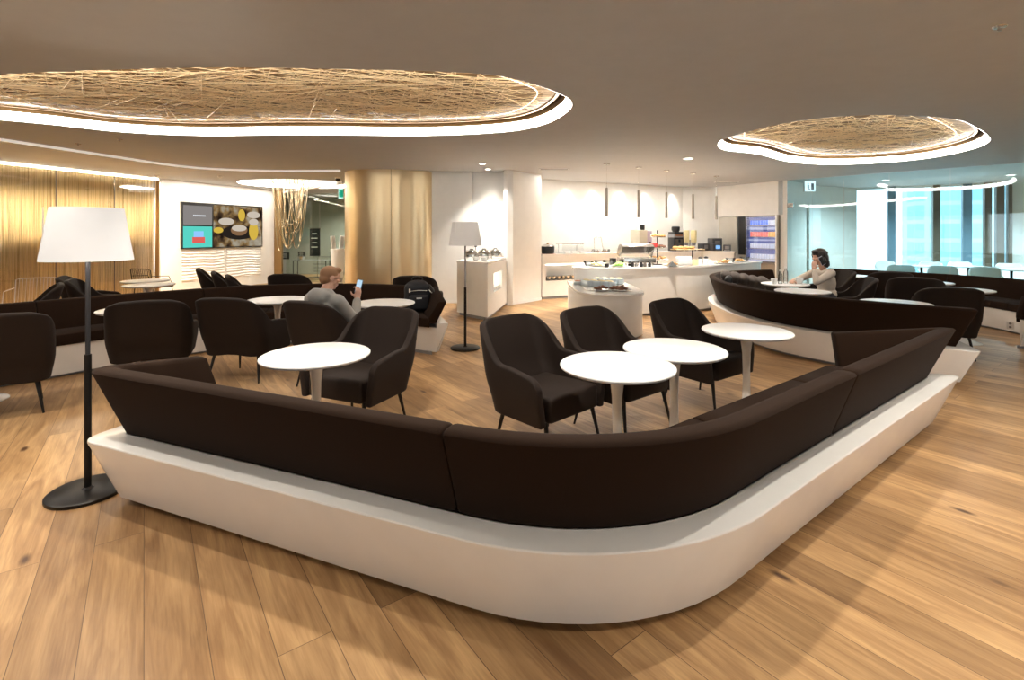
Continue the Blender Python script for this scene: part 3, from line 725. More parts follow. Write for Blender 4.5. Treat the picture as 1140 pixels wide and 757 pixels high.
def make_sofa(label, ctrl, tipA=None, tipB=None, seams=(), depth=.51, top=.76, tipk=.8, n=48, arcs=None, cushions=None, group='brown upholstered benches on white curved bases'):
    limb=resample([Vector((p.x,p.y)) for p in spline([(*c,0) for c in ctrl],10)],n)
    path=list(limb); ca=[]
    if tipA: path=[Vector(tipA)]+path; ca.append(1)
    if tipB: path=path+[Vector(tipB)]; ca.append(len(path)-2)
    ex=4
    def full_index(i):   # limb station -> index in a rail
        j=i
        if tipA: j+=1; j+= ex if i>0 else 0
        if tipB and i==n-1: j+=0
        return j
    NR=len(offset(path,0,ca))
    # height factor along the rail
    kf=[1.0]*NR
    if tipA: kf[0]=tipk
    if tipB: kf[-1]=tipk
    ctr=sum(limb,Vector((0,0)))/n; O=(ctr.x,ctr.y,0)
    t=thing('banquette_sofa',label,'sofa',O,group=None)
    def rail(d,z,fil,k=False):
        pts=offset(path,d,ca,fil)
        return [(p.x,p.y,(.42+(z-.42)*kf[i]) if k else z) for i,p in enumerate(pts)]
    # front line
    fr=offset(limb,-depth)
    def project_s(tp):
        best=min(range(n),key=lambda i:(fr[i]-Vector(tp)).length); return best
    ia=project_s(tipA)+1 if tipA else 0; ib=project_s(tipB)-1 if tipB else n-1
    fl=([Vector(tipA)] if tipA else [])+[fr[i] for i in range(ia,ib+1)]+([Vector(tipB)] if tipB else [])
    # base shell
    mb=MB()
    G=mb.skin([rail(.0,.33,.02),rail(.0,.383,.02),rail(.131,.383,.11),rail(.137,.3815,.115),rail(.140,.377,.115),rail(.14,.370,.115),rail(.025,.045,.05),rail(-.01,.03,.05)])
    inner=G[0]; bott=G[-1]
    f1=[mb.v((p.x,p.y,.33)) for p in fl]; f0=[mb.v((p.x,p.y,.03)) for p in fl]
    mb.bm.faces.new(inner+f1[::-1])
    mb.bm.faces.new(bott[::-1]+f0)
    for i in range(len(fl)-1): mb.bm.faces.new((f1[i],f1[i+1],f0[i+1],f0[i]))
    # end caps
    mb.bm.faces.new([g[0] for g in G]+[f0[0],f1[0]]); mb.bm.faces.new([g[-1] for g in G][::-1]+[f1[-1],f0[-1]])
    mb.build('base',WHITE_GLOSS,t,O,sharp=28)
    # plinth
    mb=MB(); pin=rail(-.06,0,.02); a=[mb.v(p) for p in pin]; b=[mb.v((p[0],p[1],.035)) for p in pin]
    fl2=offset(fl,.05) if len(fl)>2 else fl
    if tipA: fl2[0]=Vector(pin[0][:2])
    if tipB: fl2[-1]=Vector(pin[-1][:2])
    c=[mb.v((p.x,p.y,0)) for p in fl2]; d=[mb.v((p.x,p.y,.035)) for p in fl2]
    for q in range(len(a)-1): mb.bm.faces.new((a[q],a[q+1],b[q+1],b[q]))
    for q in range(len(c)-1): mb.bm.faces.new((c[q],c[q+1],d[q+1],d[q]))
    mb.bm.faces.new(a+c[::-1]); mb.bm.faces.new(b+d[::-1])
    mb.build('plinth',GREYM,t,O)
    # section limits
    lim=[0]+[int(round(s*(n-1))) for s in seams]+[n-1]
    def li(i,end):
        if i==0: return 0
        if i==n-1: return NR-1
        return full_index(i)
    rr=[rail(-.005,.385,.02),rail(.0,.40,.02),rail(.115,top-.035,.07,True),rail(.122,top-.018,.075,True),rail(.115,top-.005,.075,True),rail(.095,top,.07,True),rail(.05,top,.05,True),rail(.022,top-.008,.035,True),rail(.012,top-.03,.03,True),rail(-.10,.45,.02),rail(-.105,.385,.02)]
    for s,e in zip(lim,lim[1:]):
        i0=li(s,0); i1=li(e,1); mb=MB(); sub=[]
        for r in rr:
            q=[Vector(p) for p in r[i0:i1+1]]
            # pinch at the seam ends
            sub.append(q)
        cen=[sum((x[i] for x in sub),Vector())/len(sub) for i in range(len(sub[0]))]
        m_=len(cen)
        def squeeze(i,f,shift):
            for x in sub:
                x[i]=cen[i]+(x[i]-cen[i])*f+shift
        # end rounding rings: duplicate the end station, shrunk
        def ring(i,j,f,back):
            d=(cen[j]-cen[i]).normalized()
            return [cen[i]+(x[i]-cen[i])*f+d*back for x in sub]
        rails=[]
        head=[ring(0,1,.90,.003),ring(0,1,.96,.006),ring(0,1,1,.018)]; tail=[ring(m_-1,m_-2,1,.018),ring(m_-1,m_-2,.96,.006),ring(m_-1,m_-2,.90,.003)]
        stations=head+[[x[i] for x in sub] for i in range(1,m_-1)]+tail
        rails=[[st_[k] for st_ in stations] for k in range(len(sub))]
        G=mb.skin(rails,close=True)
        mb.bm.faces.new([g[0] for g in G]); mb.bm.faces.new([g[-1] for g in G][::-1])
        mb.build('backrest',FAB,t,O,sharp=50)
    # seat cushions
    cs=[0]+[int(round(s*(n-1))) for s in (cushions if cushions is not None else seams)]+[n-1]
    back=offset(path,-.085,ca,.02); fr2=offset(limb,-depth-.025)
    tipin=lambda tp,q: Vector(tp)
    for s,e in zip(cs,cs[1:]):
        b=back[li(s,0):li(e,1)+1]
        f=[fr2[i] for i in range(max(s,ia),min(e,ib)+1)]
        # keep front corner under the return
        if s==0 and tipA: f=[Vector(back[0])]+f
        if e==n-1 and tipB: f=f+[Vector(back[-1])]
        poly=b+f[::-1]
        cl=[]
        for p in poly:
            if not cl or (p-cl[-1]).length>.004: cl.append(p)
        if (cl[0]-cl[-1]).length<.004: cl.pop()
        # inset a little for the seams
        mb=MB(); g=sum(cl,Vector((0,0)))/len(cl)
        sgn=1 if area(cl)>0 else -1
        def ins(l,d):
            o=[];N_=len(l)
            for i in range(N_):
                a=(l[i]-l[i-1]).normalized(); b2=(l[(i+1)%N_]-l[i]).normalized()
                na=Vector((-a.y,a.x))*sgn; nb=Vector((-b2.y,b2.x))*sgn; s_=(na+nb)
                s_=s_.normalized() if s_.length>1e-4 else na
                o.append(l[i]+s_*d/max(.5,s_.dot(na)))
            return o
        R_=[(ins(cl,.012),.335),(ins(cl,.002),.345),(ins(cl,.002),.425),(ins(cl,.008),.442),(ins(cl,.022),.45)]
        V=[[mb.v((p.x,p.y,z)) for p in l] for l,z in R_]
        for A_,B_ in zip(V,V[1:]):
            for i in range(len(A_)): mb.bm.faces.new((A_[i],A_[(i+1)%len(A_)],B_[(i+1)%len(A_)],B_[i]))
        mb.bm.faces.new(V[0][::-1]); mb.bm.faces.new(V[-1])
        mb.build('seat_cushion',FAB,t,O,sharp=40)
    return t

MCX,MCY=-.163,2.965
make_sofa('large dark brown bench on flared white base wrapping the foreground corner',
  [(-2.17,2.76),(-1.5,2.489),(-.85,2.227),(-.4,2.045)]+[(.422+ .164*0 + MCX+1.1*math.cos(q_),MCY+1.1*math.sin(q_)) for q_ in [math.radians(-112+59.05*k_/8) for k_ in range(9)]]+[(1.3,2.375),(1.8,2.753),(2.4,3.206),(2.85,3.545),(3.24,3.84)],
  tipA=(-2.00,3.27), tipB=(2.62,4.00), seams=(.333,.70), cushions=(.25,.62,.82), tipk=.78, n=72)
make_sofa('dark brown bench behind the round tables at left, curved and facing the camera',
  [(-1.14,6.78),(-1.75,7.1),(-2.6,7.25),(-3.45,7.1),(-3.9,6.85),(-4.35,6.40),(-4.88,5.8),(-5.14,5.42),(-5.5,4.95),(-6.1,4.2)],
  tipA=(-.93,6.12), seams=(.30,.52,.76), cushions=(.2,.38,.6,.8), tipk=.68)
make_sofa('dark brown bench with rounded end in the middle right, seen from its back',
  [(5.2,9.8),(4.4,9.55),(3.8,9.0),(3.45,8.3),(3.25,7.3),(3.27,6.4),(3.48,5.85),(3.9,5.30),(4.38,4.86)],
  tipB=(4.63,5.42), seams=(.36,), cushions=(.3,.6), tipk=.8, top=.78)
make_sofa('dark brown bench along the glass partition at far right',
  [(7.42,6.12),(7.95,6.7),(8.16,7.7),(8.0,8.75),(7.4,9.7),(6.7,10.5)],
  tipA=(6.60,6.42), seams=(.3,.62), cushions=(.3,.6), tipk=.8, depth=.62)

# ------------------------------------------------------------------ round pedestal tables
TD=.335
def make_table(label):
    t=thing('round_table',label,'table')
    MB().lathe([(0,.704),(TD-.035,.704),(TD-.012,.710),(TD-.002,.718),(TD,.724),(TD-.003,.730),(TD-.01,.733),(0,.733)],n=64).build('tabletop',WHITE_TOP,t)
    MB().lathe([(0,0),(.20,0),(.205,.004),(.20,.012),(.15,.026),(.09,.05),(.05,.09),(.034,.16),(.028,.28),(.027,.42),(.031,.55),(.042,.64),(.062,.685),(.08,.7035),(0,.7035)],n=40).build('pedestal',WHITE_GLOSS,t)
    return t
tbl=None
def table(x,y,label,s=1):
    global tbl
    if tbl is None: tbl=make_table(label); tbl.location=(x,y,0); return tbl
    return dup(tbl,(x,y,0),0,label)
H=.733
for (px,py,lb) in [(687,405.5,'round white table nearest the curved corner of the foreground bench'),
    (750.5,387.5,'round white table in the middle of the three beside the foreground bench'),
    (831,367.5,'round white table farthest right of the three beside the foreground bench'),
    (352,393.5,'round white table behind the left arm of the foreground bench'),
    (309,333,'round white table left of the seated man in front of the curved bench'),
    (428,336.5,'round white table right of the seated man holding a phone'),
    (152,343.5,'round white table half hidden behind the high-back chair at left'),
    (893,323.5,'empty round white table in front of the woman in beige'),
    (874,315.5,'round white table the woman in beige leans on, with cup and bottles'),
    (996.5,336.5,'round white table just behind the middle right bench'),
    (1032,314,'round white table against the far right bench behind two chairs'),
    (1072,322,'round white table at the right end of the far right bench'),
    (945,306.5,'distant round white table seen past the shoulder of the woman in beige')]:
    x,y=P(px,py,H); table(x,y,lb)
table(-4.76,4.40,'round white table hidden behind the leftmost chair, only its foot showing')
table(*P(162,312,.733),'distant round white table by the golden string wall').__setitem__('category','table')
table(*P(166,316.5,.733),'distant round white table in front of the one by the golden wall')

# ------------------------------------------------------------------ high-back armchairs
def sstep(a,b,x):
    t=max(0,min(1,(x-a)/(b-a))); return t*t*(3-2*t)
def make_chair(label):
    t=thing('armchair',label,'chair')
    mb=MB(); nu=44; nv=12
    def plan(u):
        s=abs(u); sg=1 if u>0 else -1
        hw=.30; r=.085; yb=.27
        # lengths
        l1=hw-r; l2=r*PI/2; l3=.44
        T=s*(l1+l2+l3)
        if T<l1: return (sg*T, yb)
        if T<l1+l2:
            a=(T-l1)/r; return (sg*(l1+r*math.sin(a)), yb-r+r*math.cos(a))
        q=T-l1-l2; return (sg*(hw-.0*q), yb-r-q)
    def top(u):
        s=abs(u)
        z=.885-.0*s
        z=.885-.006*sstep(.0,.25,s)
        z-= .03*sstep(.25,.37,s)
        z-= .235*sstep(.35,.53,s)
        z-= .03*sstep(.6,.95,s)+.06*sstep(.93,1,s)
        return z
    def bot(u):
        return .275-.0*abs(u)+.02*sstep(.0,.3,.3-abs(u))
    rails=[]
    for j in range(nv+1):
        v=j/nv; r=[]
        for i in range(nu+1):
            u=-1+2*i/nu; x,y=plan(u); zt=top(u); zb=bot(u); z=zb+(zt-zb)*v
            k=max(0,(z-.42))
            wgt=1-sstep(.3,.62,abs(u))
            y2=y+(.28*k)*(wgt*.8+.2)
            x2=x*(1-.13*k*wgt) if abs(u)<.6 else x*(1-.02*k)
            # slimmer towards the bottom
            x2*=1-.10*sstep(.25,0,z-.25)
            y2-= .05*sstep(.3,0,z-.25)*sstep(0,.22,y)
            r.append((x2,y2,z))
        rails.append(r)
    mb.skin(rails)
    o=mb.build('shell',FAB2,t,sharp=180)
    md=o.modifiers.new('thickness','SOLIDIFY'); md.thickness=.055; md.offset=1
    bv=o.modifiers.new('round','BEVEL'); bv.width=.016; bv.segments=2; bv.limit_method='ANGLE'; bv.angle_limit=math.radians(50)
    ss=o.modifiers.new('sub','SUBSURF'); ss.levels=1; ss.render_levels=1
    # check the direction of the thickness: inward
    mb=MB(); mb.box((0,-.015,.36),(.50,.50,.165),bev=.03)
    for v in mb.bm.verts:
        if v.co.z>.40: v.co.z+=.012*(1-(v.co.x/.25)**2)
        v.co.z+= -.03*(v.co.y)
    mb.build('seat',FAB2,t,sharp=60)
    for sx in (-1,1):
        for sy,yy,zz in ((-1,-.21,.29),(1,.19,.27)):
            MB().cyl((sx*.235,yy,zz),(sx*.275,yy+sy*.055,0),.016,.008,n=10).build('leg',BLACKM,t)
    return t
chair0=None
def chair(x,y,face,label,group=None):
    """face = direction the sitter looks to"""
    global chair0
    rz=math.atan2(face[1],face[0])+PI/2
    if chair0 is None:
        chair0=make_chair(label); chair0.location=(x,y,0); chair0.rotation_euler=(0,0,rz); o=chair0
    else: o=dup(chair0,(x,y,0),rz,label)
    if group: o['group']=group
    return o
def chair_top(px,py,face,label,h=.885,back=.38,**k):
    x,y=P(px,py,h); f=Vector(face).normalized(); return chair(x+f.x*back,y+f.y*back,face,label,**k)
chair_top(568,350,(.68,-.73),'high-back brown armchair at the table nearest the bench corner')
chair_top(652,341,(.62,-.78),'high-back brown armchair in the middle of the three facing the bench')
chair_top(746,332,(.58,-.81),'high-back brown armchair rightmost of the three facing the bench')
chair_top(433,341,(-.40,-.92),'high-back brown armchair turned to the camera at the left table')
chair_top(163,333,(-.45,.89),'high-back brown armchair seen from behind above the left end of the bench')
chair_top(249,330,(.10,1),'high-back brown armchair seen from behind, left of the seated man')
mc=chair_top(341,333.5,(.42,.9),'high-back brown armchair the man in grey hoodie sits on')
chair_top(-5,348,(-.70,.71),'high-back brown armchair cut off by the left picture edge')
# chairs behind the left bench
for px,py,f,lb in [(41,315.5,(-.72,-.69),'brown armchair top peeking over the bench beside the pale wire chair'),
    (101,309,(.87,.5),'brown armchair behind the bench, right beside the tall lamp pole'),
    (90,306,(.87,.5),'brown armchair behind the bench, just left of the tall lamp pole'),
    (236,297.5,(.87,.5),'leftmost of the three brown armchairs in a row below the video wall'),
    (254,300.8,(.87,.5),'middle of the three brown armchairs in a row below the video wall'),
    (271,304.5,(.87,.5),'rightmost of the three brown armchairs in a row below the video wall'),
    (325,303,(0,1),'brown armchair back showing over the bench under the hanging chains'),
    (463,305,(.0,1),'brown armchair corner showing behind the black backpack')]:
    chair_top(px,py,f,lb,back=.2)
# chairs on the right
for px,py,f,lb in [(1056,318,(.35,.93),'large high-back brown armchair nearest the right end of the middle bench'),
    (960,307.5,(-.9,.35),'brown armchair with sloping arm right behind the woman in beige'),
    (1019,307.5,(.6,.8),'brown armchair between the two round tables at right'),
    (990,301.5,(.3,.95),'dark armchair behind the sloping-arm armchair at right')]:
    chair_top(px,py,f,lb,back=.3)
wchair=chair_top(936,300,(-.98,.15),'dark brown armchair the woman in beige sits on',back=.3)
#@@MORE
# ------------------------------------------------------------------ floor lamps
def shade_mat(name,e):
    m=mat(name,(.72,.71,.70),.8); b=m.node_tree.nodes['Principled BSDF']
    b.inputs['Emission Color'].default_value=(1,.985,.96,1); b.inputs['Emission Strength'].default_value=e; return m
SH1=shade_mat('lit_lamp_shade',.12); SH2=shade_mat('dim_lamp_shade',.0)
def floor_lamp(x,y,label,m,power):
    t=thing('floor_lamp',label,'lamp',(x,y,0))
    MB().lathe([(0,0),(.19,0),(.192,.004),(.192,.018),(.185,.023),(.03,.026),(.02,.034),(0,.034)],n=56).build('base',BLACKM,t)
    MB().cyl((0,0,.03),(0,0,.80),.0175,n=20).build('pole',BLACKM,t)
    MB().cyl((0,0,.80),(0,0,1.42),.0115,n=16).build('upper_pole',GREYM if power<2 else mat('dark_grey_pole',(.05,.05,.055),.4,metal=.5),t)
    o=MB().skn([[(r*math.cos(2*PI*i/64),r*math.sin(2*PI*i/64),z) for i in range(65)] for r,z in ((.214,1.345),(.168,1.648),(.165,1.648),(.211,1.345))],close=True).build('lamp_shade',m,t,sharp=50)
    a=-2.2
    MB().box((.192*math.cos(a),.192*math.sin(a),1.4965),(.004,.006,.30)).build('seam',CANVAS,o).rotation_euler=(0,0,0)
    f=MB()
    for k in range(3): f.cyl((0,0,1.60),(.165*math.cos(k*2.1),.165*math.sin(k*2.1),1.60),.003,n=6)
    f.cyl((0,0,1.42),(0,0,1.61),.008,n=8); f.build('shade_frame',STEEL,t)
    MB().ell((0,0,1.50),(.04,.04,.055)).build('bulb',DOWN if power>2 else WHITEP,t)
    l=bpy.data.lights.new('lamp_bulb','POINT'); l.energy=power; l.shadow_soft_size=.06; l.color=(1,.86,.7)
    lo=bpy.data.objects.new('lamp_bulb',l); col.objects.link(lo); lo.location=(x,y,1.43)
    return t
floor_lamp(-2.46,2.865,'tall black floor lamp with bright white shade at left foreground',SH1,5)
floor_lamp(-.61,6.445,'smaller-looking far floor lamp before the white wall, right of the gold column',SH2,.01)

# ------------------------------------------------------------------ pendants over the buffet
for (px,py),lb in zip([(675.4,181.8),(711,186),(742,189.5),(771.5,192.6),(797.5,195.8)],
    ['leftmost slim steel tube pendant over the buffet','second slim steel tube pendant from the left over the buffet','middle slim steel tube pendant over the buffet','fourth slim steel tube pendant, above the coffee machine side','rightmost slim steel tube pendant, at the fridge wall corner']):
    x,y=P(px,py,C); t=thing('pendant_lamp',lb,'pendant lamp',(x,y,C),group='tube pendants over the buffet')
    MB().lathe([(0,-.025),(.055,-.025),(.06,-.02),(.06,0),(0,0)],n=24).build('canopy',STEEL,t)
    MB().cyl((0,0,-.025),(0,0,-.46),.002,n=6).build('cord',STEEL,t)
    MB().lathe([(0,-.46),(.012,-.46),(.024,-.47),(.028,-1.0),(.028,-1.005),(.022,-1.005),(.022,-.99),(0,-.99)],n=20).build('tube',mat('bronze_steel',(.38,.33,.27),.3,metal=.8) if 'bronze_steel' not in MATS else MATS['bronze_steel'],t)

# ------------------------------------------------------------------ buffet furniture
def slab(pts,z0,z1,m,name,parent,O,bev=.006): return MB().quadbox(pts,z0,z1,bev).build(name,m,parent,O)
# warming counter beside the wall
O=(-.5,9.4,0); t=thing('warming_counter','narrow white counter with a lit wall niche behind the far floor lamp','counter',O)
side=[(-.41,8.46),(-.10,10.28)]
slab([(-1.02,9.07),(-.41,8.46),(-.12,10.26),(-.84,10.7)],.97,1.005,WHITE_GLOSS,'countertop',t,O)
# body as prism with a niche cut on its right side
mb=MB()
def sidept(s,off=0):
    a=Vector(side[0]); b=Vector(side[1]); d=(b-a).normalized(); n=Vector((d.y,-d.x)); return a+(b-a)*s-n*off
n0,n1,nz0,nz1=.28,.72,.43,.78
def pr(poly,z0,z1): mb.quadbox(poly,z0,z1)
L0=(-1.01,9.08); L1=(-.84,10.7)
p=lambda s,o=0.01:tuple(sidept(s,o))
pr([L0,p(0),p(1),L1],.06,nz0); pr([L0,p(0),p(1),L1],nz1,.97)
pr([L0,p(0),p(n0),p(n0,.35),p(n1,.35),p(n1),p(1),L1],nz0,nz1)
mb.build('body',WALLW,t,O,sharp=20)
MB().quadbox([tuple(sidept(n0,.34)),tuple(sidept(n1,.34)),tuple(sidept(n1,.35)),tuple(sidept(n0,.35))],nz0+.01,nz1-.01).build('niche_light',LEDW,t,O)
MB().quadbox([(-.97,9.12),tuple(sidept(0.03,.06)),tuple(sidept(1,.06)),(-.84,10.6)],0,.06).build('plinth',GREYM,t,O)

def cup(x,y,z,label,grp,s=1,m=CERAM):
    o=MB().lathe([(0,0),(.022*s,0),(.028*s,.01*s),(.04*s,.05*s),(.042*s,.075*s),(.038*s,.073*s),(.03*s,.012*s),(0,.012*s)],n=16).build('cup',m); o.location=(x,y,z); return tag(o,label,'cup',grp)
k=0
for s_ in (.36,.45,.54,.63):
    for of in (.06,.16):
        q=sidept(s_,of); cup(q.x,q.y,nz0+.001,'white cup in the lit niche of the warming counter','cups in the counter niche')
# chafing dishes on it
def chafing(x,y,z,label,rz=0,s=1):
    t=thing('chafing_dish',label,'chafing dish',(x,y,z),rz)
    MB().lathe([(0,.05),(.17*s,.05),(.18*s,.06),(.18*s,.10),(.175*s,.105),(0,.105)],n=28).build('pan',STEEL,t)
    MB().lathe([(.178*s,.107),(.17*s,.135),(.13*s,.17),(.06*s,.19),(0,.195)],n=28).build('lid',CHROME,t)
    MB().cyl((-.03,-.1*s,.20),(.03,-.1*s,.20),.008,n=8).cyl((-.03,-.1*s,.17),(-.03,-.1*s,.20),.005,n=6).cyl((.03,-.1*s,.17),(.03,-.1*s,.20),.005,n=6).build('handle',BLACKP,t)
    for a in range(4):
        c,d=math.cos(a*PI/2+.7),math.sin(a*PI/2+.7); MB().cyl((.14*s*c,.14*s*d,.06),(.15*s*c,.15*s*d,0),.007,n=6).build('leg',STEEL,t)
    return t
chafing(-.76,9.36,1.005,'left round steel chafing dish on the narrow white counter',s=.75)
chafing(-.54,9.58,1.005,'middle round steel chafing dish on the narrow white counter',s=.75)
chafing(-.33,9.84,1.005,'right round steel chafing dish on the narrow white counter',s=.75)
for x,y,lb in [(-.66,9.0,'left small white bowl in front of the chafing dishes'),(-.50,8.86,'right small white bowl in front of the chafing dishes')]:
    o=MB().lathe([(0,0),(.03,0),(.05,.02),(.06,.07),(.055,.07),(.04,.02),(0,.012)],n=20).build('bowl',CERAM); o.location=(x,y,1.005); tag(o,lb,'bowl')
t=thing('table_sign','small black sign on a stem above the warming counter','sign',(-.72,9.8,1.005))
MB().cyl((0,0,0),(0,0,.3),.006,n=8).build('stem',BLACKM,t); MB().box((0,0,.28),(.05,.012,.1)).build('plate',BLACKP,t)
t=thing('tongs_tray','steel serving tongs lying at the wall end of the narrow counter','tongs',(-.26,10.12,1.005),.5)
MB().tube([(-.1,-.02,.01),(0,-.03,.03),(.1,-.01,.02),(.12,0,.02)],.006).tube([(-.1,.02,.01),(0,.03,.03),(.1,.01,.02),(.12,0,.02)],.006).build('arms',STEEL,t)

# back counter along the buffet wall
bc0=Vector((.67,11.2)); bcd=Vector((2.05,1.0)).normalized(); bcn=Vector((-bcd.y,bcd.x))
def bc(s,o):
    s=max(s,o*bcn.x/-bcd.x+.01) if s<.4 else s
    p=bc0+bcd*s+bcn*o; return (p.x,p.y)
O=(2.5,12.3,0); t=thing('back_counter','long white counter with open shelf niche along the washed back wall','counter',O)
slab([bc(0,0),bc(4.98,0),bc(4.98,.62),bc(0,.62)],.99,1.03,WHITE_GLOSS,'countertop',t,O)
mb=MB(); 
mb.quadbox([bc(0.0,.02),bc(4.98,.02),bc(4.98,.6),bc(0,.6)],.80,.99); mb.quadbox([bc(0.0,.02),bc(4.98,.02),bc(4.98,.6),bc(0,.6)],.06,.42)
mb.quadbox([bc(0.0,.02),bc(.12,.02),bc(.12,.6),bc(0,.6)],.42,.80); mb.quadbox([bc(1.7,.02),bc(4.98,.02),bc(4.98,.6),bc(1.7,.6)],.42,.80)
mb.quadbox([bc(.12,.5),bc(1.7,.5),bc(1.7,.6),bc(.12,.6)],.42,.80)
mb.build('body',WALLW,t,O,sharp=20)
MB().quadbox([bc(.13,.485),bc(1.69,.485),bc(1.69,.499),bc(.13,.499)],.74,.79).build('niche_light',LEDW,t,O)
MB().quadbox([bc(0.05,.06),bc(4.98,.06),bc(4.98,.6),bc(0.05,.6)],0,.06).build('plinth',GREYM,t,O)
for i in range(8):
    for j in range(2):
        q=bc(.25+i*.13,.10+j*.14); cup(q[0],q[1],.421,'glass or cup in the shelf niche of the back counter','cups in the back counter niche',1.15,STEEL)
def rice(x,y,z):
    t=thing('soup_kettle','black soup kettle with wooden-rimmed lid on the back counter at left','soup kettle',(x,y,z))
    MB().lathe([(0,0),(.13,0),(.15,.02),(.16,.15),(.15,.17),(0,.17)],n=28).build('pot',BLACKP,t)
    MB().lathe([(.165,.17),(.165,.185),(.12,.215),(.03,.23),(0,.23)],n=28).build('lid',STEEL,t)
    MB().ell((0,0,.24),(.03,.03,.018)).build('lid_knob',BREAD,t)
    MB().lathe([(0,-.0),(.2,0),(.2,.004),(0,.004)],n=28).build('saucer',COPPER,t)
x,y=bc(.28,.2); rice(x,y,1.03)
# heated food bridge with lit glass shelf
x,y=bc(.95,.3); rz=math.atan2(bcd.y,bcd.x)
t=thing('food_warmer','long food warmer with glowing shelf and glass guard on the back counter','food warmer',(x,y,1.03),rz)
MB().box((0,0,.22),(.62,.28,.02)).build('top_shelf',STEEL,t); MB().box((0,0,.207),(.56,.04,.006)).build('heat_lamp',LEDW,t)
for sx in (-.26,.26): MB().cyl((sx,.1,0),(sx,.1,.21),.01,n=8).build('post',STEEL,t)
MB().box((0,-.13,.14),(.6,.006,.14)).build('glass_guard',GLASS_CLR,t)
for i,s_ in enumerate((.75,.95,1.18)):
    x,y=bc(s_,.12); o=MB().box((0,0,.03),(.15,.11,.06),bev=.012).build('serving_dish',CERAM); o.location=(x,y,1.03); o.rotation_euler=(0,0,rz); tag(o,['left','middle','right'][i]+' white serving dish under the glowing food warmer','dish')
for i,s_ in enumerate((1.55,1.66,1.77,1.9,2.02)):
    x,y=bc(s_,.2); o=MB().lathe([(0,0),(.03,0),(.034,.07),(.028,.08),(.028,.088),(0,.088)],n=14).build('condiment_jar',[STEEL,GLASS_CLR,CERAM,WATER_GL,STEEL][i]); o.location=(x,y,1.03); tag(o,'small jar in the row beside the easel stand on the back counter','jar','condiment jars on the back counter')
x,y=bc(1.78,.28); t=thing('easel_stand','thin bent wire easel stand on the back counter','stand',(x,y,1.03),rz)
MB().tube([(-.13,0,0),(-.12,.03,.36),(-.1,.035,.38),(.08,.035,.38),(.1,.03,.36),(.14,0,0)],.008,8).build('wire_frame',STEEL,t)
MB().box((0,-.03,.03),(.4,.12,.02)).build('tray',COPPER,t)
# dispenser tower
x,y=bc(3.12,.3); t=thing('juice_dispenser','tall beige dispenser with purple side panel and black hopper','dispenser',(x,y,1.03),rz)
MB().box((-.06,0,.28),(.26,.36,.56),bev=.01).build('housing',mat('beige_plastic',(.5,.47,.38),.4),t)
MB().box((.14,-.02,.27),(.16,.32,.54),bev=.01).build('front_panel',mat('lilac_panel',(.42,.36,.46),.4),t)
MB().lathe([(0,.55),(.05,.55),(.06,.60),(.06,.70),(0,.70)],c=(.06,0,0),n=20).build('hopper',BLACKP,t)
MB().box((.14,-.185,.24),(.07,.02,.04)).build('tap',BLACKP,t)
# coffee machine
x,y=bc(4.28,.25); 
t=thing('coffee_machine','tall black coffee machine with bean hopper on the back counter','coffee machine',(x,y,1.03),rz-.25)
MB().box((0,0,.20),(.36,.42,.40),bev=.015).build('housing',BLACKP,t)
MB().box((0,0,.44),(.36,.42,.09),bev=.01).build('display_head',GREYM,t)
MB().box((0,-.215,.46),(.26,.01,.05)).build('display',COPPER,t)
MB().box((0,.0,.52),(.34,.4,.08),bev=.01).build('top_deck',BLACKP,t)
MB().lathe([(0,.56),(.11,.56),(.14,.62),(.14,.70),(.12,.72),(0,.72)],n=24).build('bean_hopper',BLACKP,t)
MB().box((0,-.215,.2),(.26,.012,.30)).build('front_plate',DSTEEL,t)
MB().cyl((0,-.235,.26),(0,-.235,.34),.035,n=14).build('spout',BLACKP,t)
MB().box((0,-.26,.02),(.26,.1,.03)).build('drip_tray',STEEL,t)
t.scale=(.78,.8,.92)
# cereal dispenser
x,y=bc(4.80,.25)
t=thing('cereal_dispenser','twin-tube cereal dispenser right of the coffee machine','cereal dispenser',(x,y,1.03),rz-.5)
for sx in (-.1,.1):
    MB().lathe([(0,.2),(.055,.2),(.075,.26),(.078,.54),(.07,.56),(0,.56)],c=(sx,0,0),n=20).build('tube',CREAM,t)
    MB().cyl((sx,-.0,.14),(sx,0,.26),.05,.07,n=14).build('valve',GREYM,t)
MB().cyl((0,0,.03),(0,0,.3),.02,n=12).build('post',STEEL,t); MB().lathe([(0,0),(.16,0),(.16,.02),(.05,.04),(0,.04)],n=24,sy=.7).build('base',STEEL,t)
for sx,w_,zz,mm,lb in [(5.4,.3,.17,DGREY,'small dark toaster at the right end of the back counter'),]: pass
def appliance(x,y,z,dims,label,name,screen=None,rz_=0):
    t=thing(name,label,name.replace('_',' '),(x,y,z),rz_)
    MB().box((0,0,dims[2]/2),dims,bev=.015).build('housing',mat('slate_plastic',(.07,.075,.085),.4) if 'slate_plastic' not in MATS else MATS['slate_plastic'],t)
    MB().box((0,-dims[1]/2-.002,dims[2]*.55),(dims[0]*.5,.008,dims[2]*.5)).build('display',screen or GREYM,t)
    MB().box((0,-dims[1]/2-.006,dims[2]*.12),(dims[0]*.7,.012,.012)).build('front_trim',STEEL,t)
